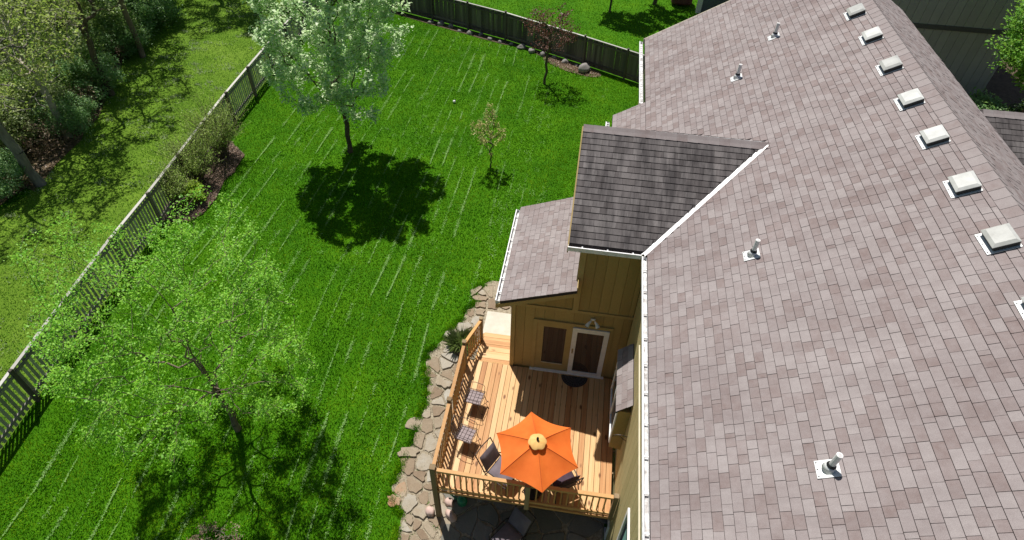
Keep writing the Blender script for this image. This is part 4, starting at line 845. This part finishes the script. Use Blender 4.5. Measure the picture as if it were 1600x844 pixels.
em = thing('edging_timber', 'dark landscape timber running from the corner deck post toward viewer', 'timber', (-2.4, 5.9, -1.7)); obj('timber', seg(MB(), (-2.46, 6.28, -1.68), (-1.95, 5.35, -1.76), .13, .15), 'post_wood', em)
em = thing('edging_timber', 'dark landscape timber meeting the other one in a corner', 'timber', (-1.9, 5.5, -1.7)); obj('timber', seg(MB(), (-1.88, 5.40, -1.76), (-1.66, 5.95, -1.70), .13, .14), 'post_wood', em)

# ------------------------------------------------------------------ things on and below the deck
def rock(name, label, c, s, mat, seed, group=None, cat='rock'):
    bm = bmesh.new(); bmesh.ops.create_icosphere(bm, subdivisions=3, radius=1); r = random.Random(seed); ph = [r.uniform(0, 6) for _ in range(6)]
    for v in bm.verts:
        p = v.co.copy(); k = 1+.16*math.sin(p.x*2.7+ph[0])+.14*math.sin(p.y*3.1+ph[1])+.10*math.sin(p.z*3.3+ph[2])+.07*math.sin(p.x*6+p.y*5+ph[3]); v.co = Vector((p.x*s[0], p.y*s[1], p.z*s[2]))*k
    me = D.meshes.new(name); bm.to_mesh(me); bm.free(); me.polygons.foreach_set('use_smooth', [True]*len(me.polygons))
    o = link(name, me, mat, None, c); o.rotation_euler = (0, 0, r.uniform(0, 6)); return tag(o, label, cat, group)
for i, (x, y, s, lb) in enumerate([(-2.74, 6.42, .13, 'pink boulder left of the corner deck post'), (-2.28, 6.72, .12, 'pink boulder just behind the corner deck post'), (-2.18, 6.42, .14, 'largest pink boulder right of the corner deck post'), (-2.0, 6.80, .11, 'small rose boulder farthest right of deck post')]):
    rock('boulder', lb, (x, y, gz(y)+s*.62), (s*1.15, s, s*.8), 'pink_rock', 400+i, 'pink boulders at the deck post')
for i, (x, y, s, lb) in enumerate([(-1.72, 5.45, .17, 'round grey rock at the lower patio edge near timber corner'), (-1.45, 5.75, .14, 'smaller grey rock on the lower patio beside round one')]):
    rock('boulder', lb, (x, y, gz(y)+s*.6), (s*1.15, s, s*.8), 'grey_rock', 420+i)
r = random.Random(9)
for i in range(16):
    X = -9.5+i*.62; Y = float(bf_y(X))-r.uniform(.28, .55); s = r.uniform(.09, .2)
    rock('edging_rock', 'grey edging rock in the bed along dark board fence', (X, Y, -.6+s*.4), (s*1.3, s, s*.7), 'grey_rock', 440+i, 'edging rocks along the board fence')
rock('edging_rock', 'largest rounded rock in front of dark board fence beside leaf litter', (-.35, 29.75, -.45), (.36, .28, .25), 'grey_rock', 470)
b = thing('lawn_ball', 'small white ball lying on the open lawn', 'ball', (-6.23, 25.3, -.6)); obj('shell', MB().lathe([(.01, .0), (.05, .015), (.07, .06), (.05, .11), (.01, .125)], (-6.23, 25.3, -.575), 14), 'white_plastic', b, smooth=True); obj('patch', MB().lathe([(.005, .05), (.035, .055), (.04, .08), (.025, .105), (.005, .11)], (-6.20, 25.36, -.555), 10), 'black_rubber', b, smooth=True)
# door mat
t = thing('door_mat', 'dark half-round door mat outside the patio door', 'mat', (.56, 10.15, .002)); 
pts = [(.56+.37*math.cos(a), 10.20-.36*math.sin(a), .002) for a in np.linspace(0, math.pi, 22)]
obj('base', MB().prism(pts, (0, 0, .010)), 'mat_rubber', t)
mb = MB()
for rr in (.33, .25, .17, .09): mb.tube([(.56+rr*math.cos(a), 10.19-rr*.97*math.sin(a), .013) for a in np.linspace(.05, math.pi-.05, 18)], .006, 4)
for a in np.linspace(.15, math.pi-.15, 13): mb.tube([(.56+.09*math.cos(a), 10.19-.09*math.sin(a), .013), (.56+.33*math.cos(a), 10.19-.32*math.sin(a), .013)], .005, 4)
obj('scroll_pattern', mb, 'iron_brown', t)
# umbrella
def umbrella():
    c = np.array([-.185, 6.68, 0]); t = thing('patio_umbrella', 'orange hexagonal patio umbrella over the deck table', 'umbrella', tuple(c)); R, zr, zh = .965, 2.0, 2.34; n = 10; A = [math.radians(104-60*k) for k in range(7)]
    rim = lambda k: c+np.array([R*math.cos(A[k]), R*math.sin(A[k]), zr])
    top = c+np.array([0, 0, zh])
    for k in range(6):
        a, b = rim(k), rim(k+1); V = []; F = []
        for i in range(n+1):
            s = i/n
            for j in range(n+1):
                w = j/n; p = top+(a-top)*s*(1-w)+(b-top)*s*w; e = 4*w*(1-w); p = p+(top-p)*np.array([1, 1, 0])*e*s*s*.08; p[2] -= .085*e*s*(1.2-s)*2.0-.05*math.sin(math.pi*s)*.5; V.append(p)
        for i in range(n):
            for j in range(n): F.append((i*(n+1)+j, (i+1)*(n+1)+j, (i+1)*(n+1)+j+1, i*(n+1)+j+1))
        obj('canopy_panel', MB().add(V, F), 'canopy_orange', t, smooth=True)
    for k in range(6): obj('seam', MB().tube([top+(rim(k)-top)*q+np.array([0, 0, .0275*math.sin(math.pi*q)+.003]) for q in np.linspace(.16, 1, 9)], .0045, 5), 'canopy_seam', t)
    for k in range(6): obj('rib', MB().tube([top-np.array([0, 0, .04]), (top+rim(k))/2-np.array([0, 0, .015]), rim(k)-np.array([0, 0, .012])], .008, 5), 'iron_brown', t)
    for k in range(6): obj('strut', MB().tube([c+np.array([0, 0, 1.75]), c+(rim(k)-c)*np.array([.5, .5, 0])+np.array([0, 0, 2.145])], .007, 5), 'iron_brown', t)
    V = [tuple(c+np.array([0, 0, zh+.10]))]; m = 36
    for rr, dz in ((.05, .092), (.11, .075), (.165, .045), (.185, .02)):
        for j in range(m): g = 2*math.pi*j/m; q = .98*rr*(1+(.17*abs(math.sin(3*(g-A[0])))**.6-.06)*rr/.18); V.append(tuple(c+np.array([q*math.cos(g), q*math.sin(g), zh+dz+.010*math.cos(6*(g-A[0]))*rr/.18])))
    F = [(0, 1+j, 1+(j+1) % m) for j in range(m)]+[(1+i*m+j, 1+(i+1)*m+j, 1+(i+1)*m+(j+1) % m, 1+i*m+(j+1) % m) for i in range(3) for j in range(m)]
    obj('canopy_cap', MB().add(V, F), 'canopy_cap', t, smooth=True)
    obj('finial', MB().lathe([(.02, .09), (.028, .11), (.018, .125), (.03, .15), (.022, .18), (.004, .20)], tuple(c+np.array([0, 0, zh])), 10), 'iron_dark', t); obj('pole', MB().tube([c+np.array([0, 0, .05]), c+np.array([0, 0, zh+.09])], .019, 10), 'iron_brown', t); obj('base', MB().lathe([(.21, .003), (.21, .04), (.17, .07), (.04, .09), (.03, .16)], tuple(c), 20), 'iron_dark', t)
umbrella()
tb = thing('bistro_table', 'round dark brown table under the orange umbrella', 'table', (-.185, 6.78, 0)); a = lambda r, z: (r, z)
obj('table_top', MB().lathe([(.025, .70), (.33, .70), (.335, .715), (.33, .73), (.025, .73)], (-.185, 6.78, 0), 28), 'table_brown', tb)
for k in range(3):
    g = math.radians(90+120*k); obj('leg', MB().tube([(-.185+.28*math.cos(g), 6.78+.28*math.sin(g), .004), (-.185+.1*math.cos(g), 6.78+.1*math.sin(g), .35), (-.185+.22*math.cos(g), 6.78+.22*math.sin(g), .70)], .012, 6), 'iron_dark', tb)
# cushioned chairs
def pillow(x0, x1, y0, y1, z0, z1, n=8):
    V = []; F = []
    for s in (1, -1):
        for i in range(n+1):
            for j in range(n+1):
                a, b = 2*i/n-1, 2*j/n-1; e = ((1-abs(a)**4)*(1-abs(b)**4))**.45; V.append((x0+(x1-x0)*i/n, y0+(y1-y0)*j/n, (z0+z1)/2+s*(z1-z0)/2*e))
        o = 0 if s == 1 else (n+1)**2
        for i in range(n):
            for j in range(n): q = (o+i*(n+1)+j, o+(i+1)*(n+1)+j, o+(i+1)*(n+1)+j+1, o+i*(n+1)+j+1); F.append(q if s == 1 else q[::-1])
    return MB().add(V, F)
def tilt(mb, ang, py, pz):
    c, s = math.cos(ang), math.sin(ang); mb.v = [(x, py+(y-py)*c-(z-pz)*s, pz+(y-py)*s+(z-pz)*c) for x, y, z in mb.v]; return mb
def cushion_chair(label, loc, rz, mats, recline=.32, seat_h=.36):
    """faces local -Y"""
    t = thing('cushioned_chair', label, 'chair', loc, rz, 'cushioned patio chairs'); h = seat_h
    obj('seat_cushion', pillow(-.27, .27, -.30, .28, h+.02, h+.15), mats[0], t, smooth=True, world=False)
    b = pillow(-.27, .27, 0, .50, -.05, .05); b.v = [(x, .30+z, h+.08+y) for x, y, z in b.v]; obj('back_cushion', tilt(b, -recline, .30, h+.08), mats[1], t, smooth=True, world=False)
    yb, zb = .32+.56*math.sin(recline), h+.08+.56*math.cos(recline)
    for s in (-1, 1):
        obj('side_frame', MB().tube([(s*.31, -.33, .005), (s*.31, -.31, h+.22), (s*.31, -.25, h+.25), (s*.31, .25, h+.22), (s*.31, .36, h+.10)], .014, 6), 'iron_dark', t, world=False)
        obj('leg', MB().tube([(s*.31, .40, .005), (s*.30, .30, h+.02), (s*.29, .36, h+.1), (s*.29, yb+.07, zb-.02)], .014, 6), 'iron_dark', t, world=False)
    obj('seat_frame', MB().tube([(-.30, -.30, h), (.30, -.30, h), (.30, .30, h), (-.30, .30, h), (-.30, -.30, h)], .013, 6), 'iron_dark', t, world=False); obj('top_bar', MB().tube([(-.29, yb+.07, zb-.02), (0, yb+.08, zb), (.29, yb+.07, zb-.02)], .014, 6), 'iron_dark', t, world=False)
    return t
cushion_chair('grey mauve cushioned deck chair left of the orange umbrella', (-.93, 6.88, 0), math.radians(62), ('cushion_mauve', 'cushion_mauve'), .42)
cushion_chair('dark plum cushioned chair right of the orange umbrella by railing', (.45, 6.98, 0), math.radians(-148), ('cushion_plum', 'cushion_plum'), .14)
ch = cushion_chair('grey cushioned lounge chair on the shaded patio below deck', (-.66, 5.95, gz(5.95)+.06), math.radians(-35), ('cushion_mauve', 'cushion_mauve'), .55)
# wire chairs by the left railing
def wire_chair():
    t = thing('wire_chair', 'wire garden chair by the left railing, nearer the steps', 'chair', (0, 0, 0), group='wire garden chairs by the railing')
    w = lambda pts, r=.006, k=5: MB().tube(pts, r, k)
    mb = MB().tube([(.24, -.22, .44), (.26, 0, .44), (.24, .22, .44), (-.2, .22, .42), (-.2, -.22, .42), (.24, -.22, .44)], .009, 6); obj('seat_frame', mb, 'iron_brown', t)
    mb = MB()
    for i in range(5): y = -.2+.4*i/4; mb.tube([(-.2, y, .421), (.02, y, .415), (.245, y, .438)], .0045, 4)
    for i in range(5): x = -.18+.40*i/4; mb.tube([(x, -.22, .425), (x, .22, .425)], .0045, 4)
    obj('seat_wires', mb, 'iron_brown', t)
    obj('seat_pad', MB().box(-.17, .225, -.195, .195, .404, .4155, .004), 'mesh_mauve', t)
    arc = [(-.2-.12*math.sin(a), .25*math.cos(a), .42+.50*math.sin(a)**.7 if a > 0 else .42) for a in np.linspace(.001, math.pi-.001, 15)]
    obj('back_frame', MB().tube(arc, .009, 6), 'iron_brown', t)
    mb = MB()
    for i in range(1, 6): y = -.22+.44*i/6; zt = .42+.50*(max(0, 1-(y/.25)**2)**.5)**.7; mb.tube([(-.2, y, .42), (-.2-.12*(zt-.42)/.5, y, zt)], .0045, 4)
    for z in (.55, .66, .77): hw = .25*math.sqrt(max(0, 1-((z-.42)/.5)**2.6)); mb.tube([(-.2-.12*(z-.42)/.5, -hw, z), (-.2-.12*(z-.42)/.5, hw, z)], .0045, 4)
    obj('back_wires', mb, 'iron_brown', t)
    for s in (-1, 1):
        obj('arm', MB().tube([(-.27, s*.23, .66), (-.05, s*.28, .67), (.18, s*.27, .65), (.22, s*.25, .60), (.21, s*.235, .44)], .008, 5), 'iron_brown', t)
        obj('leg', MB().tube([(.23, s*.21, .44), (.21, s*.23, .2), (.28, s*.22, .012), (.32, s*.22, .02), (.31, s*.22, .05)], .008, 5), 'iron_brown', t); obj('leg', MB().tube([(-.19, s*.21, .42), (-.17, s*.22, .2), (-.27, s*.22, .012), (-.30, s*.22, .03)], .008, 5), 'iron_brown', t)
    obj('stretcher', MB().tube([(.22, -.225, .15), (.05, 0, .2), (.22, .225, .15)], .006, 5), 'iron_brown', t)
    return t
wc = wire_chair(); wc.location = (-2.02, 8.82, 0); wc.rotation_euler = (0, 0, math.radians(-8))
dup(wc, (-2.03, 7.72, 0), math.radians(-14), 'wire garden chair by the left railing, nearer the corner post')
# green watering can
t = thing('watering_can', 'green plastic watering can under the deck corner', 'watering can', (-2.0, 6.8, gz(6.8)+.02)); g0 = gz(6.8)+.02; sh = lambda mb: (setattr(mb, 'v', [(p[0]+.03, p[1]-.14, p[2]) for p in mb.v]), mb)[1]
obj('body', sh(MB().lathe([(.12, 0), (.135, .02), (.125, .2), (.10, .24), (.05, .25)], (-2.0, 6.93, g0), 16)), 'green_plastic', t, smooth=True); obj('spout', sh(MB().tube([(-2.10, 6.95, g0+.05), (-2.24, 6.98, g0+.17), (-2.34, 7.0, g0+.27)], [.03, .022, .018], 8)), 'green_plastic', t)
obj('rose', sh(MB().tube([(-2.34, 7.0, g0+.27), (-2.37, 7.005, g0+.30)], [.02, .045], 10)), 'green_plastic', t); obj('handle', sh(MB().tube([(-2.04, 6.93, g0+.24), (-2.02, 6.93, g0+.33), (-1.92, 6.92, g0+.32), (-1.87, 6.91, g0+.15), (-1.88, 6.91, g0+.08)], .013, 6)), 'green_plastic', t)

# ------------------------------------------------------------------ neighbouring houses
NB = thing('neighbour_house', 'grey boarded neighbouring house behind the ridge at upper right', 'house', (14, 33, -.6))
obj('wall', MB().box(10.5, 19.25, 31.04, 40, -.6, 6.2), 'grey_wall', NB)
x = 10.5
while x < 19.2: obj('siding_board', MB().box(x, min(x+.385, 19.25), 31.01, 31.038, -.6, 6.2), 'grey_wall', NB); x += .4
obj('belt_board', MB().box(10.5, 19.27, 30.97, 31.008, 2.45, 2.66), 'grey_trim', NB); obj('corner_board', MB().box(19.252, 19.36, 30.99, 31.10, -.6, 6.2), 'grey_wall', NB)
obj('roof', MB().prism([(10, 30.6, 6.1), (10, 40.4, 6.1), (10, 35.5, 8.8)], (9.8, 0, 0)), 'roof_plain', NB); obj('fascia', MB().box(10, 19.8, 30.55, 30.598, 5.95, 6.15), 'grey_trim', NB)
N2 = thing('neighbour_house', 'dark slate sided house corner with white trim at the top', 'house', (8, 40, -.6))
obj('wall', MB().box(6.1, 13, 38.7, 46, -.6, 5), 'slate_wall', N2); obj('corner_board', MB().box(5.82, 6.098, 38.62, 38.9, -.6, 5), 'white_paint', N2); obj('roof', MB().prism([(5.5, 38.2, 4.9), (5.5, 46.5, 4.9), (5.5, 42.3, 7.4)], (8, 0, 0)), 'roof_plain', N2)
t = thing('covered_grill', 'brown covered garden grill beside white trimmed house corner', 'grill', (5.0, 39.9, -.6)); obj('cover', MB().box(4.35, 5.6, 39.35, 40.4, -.5, .55, .12), 'brown_cloth', t); obj('lid', pillow(4.4, 5.55, 39.4, 40.35, .4, .75), 'brown_cloth', t)
tree('garden_tree', 'dark trunk standing left of the brown covered grill', G(3.35, 39.5), (3.4, 39.6, 2.2), (3.5, 39.9, 4.2), (1.8, 1.8, 1.6), 120, .11, 'leaf_green', .16, 20, .15, 161, rmin=.01)
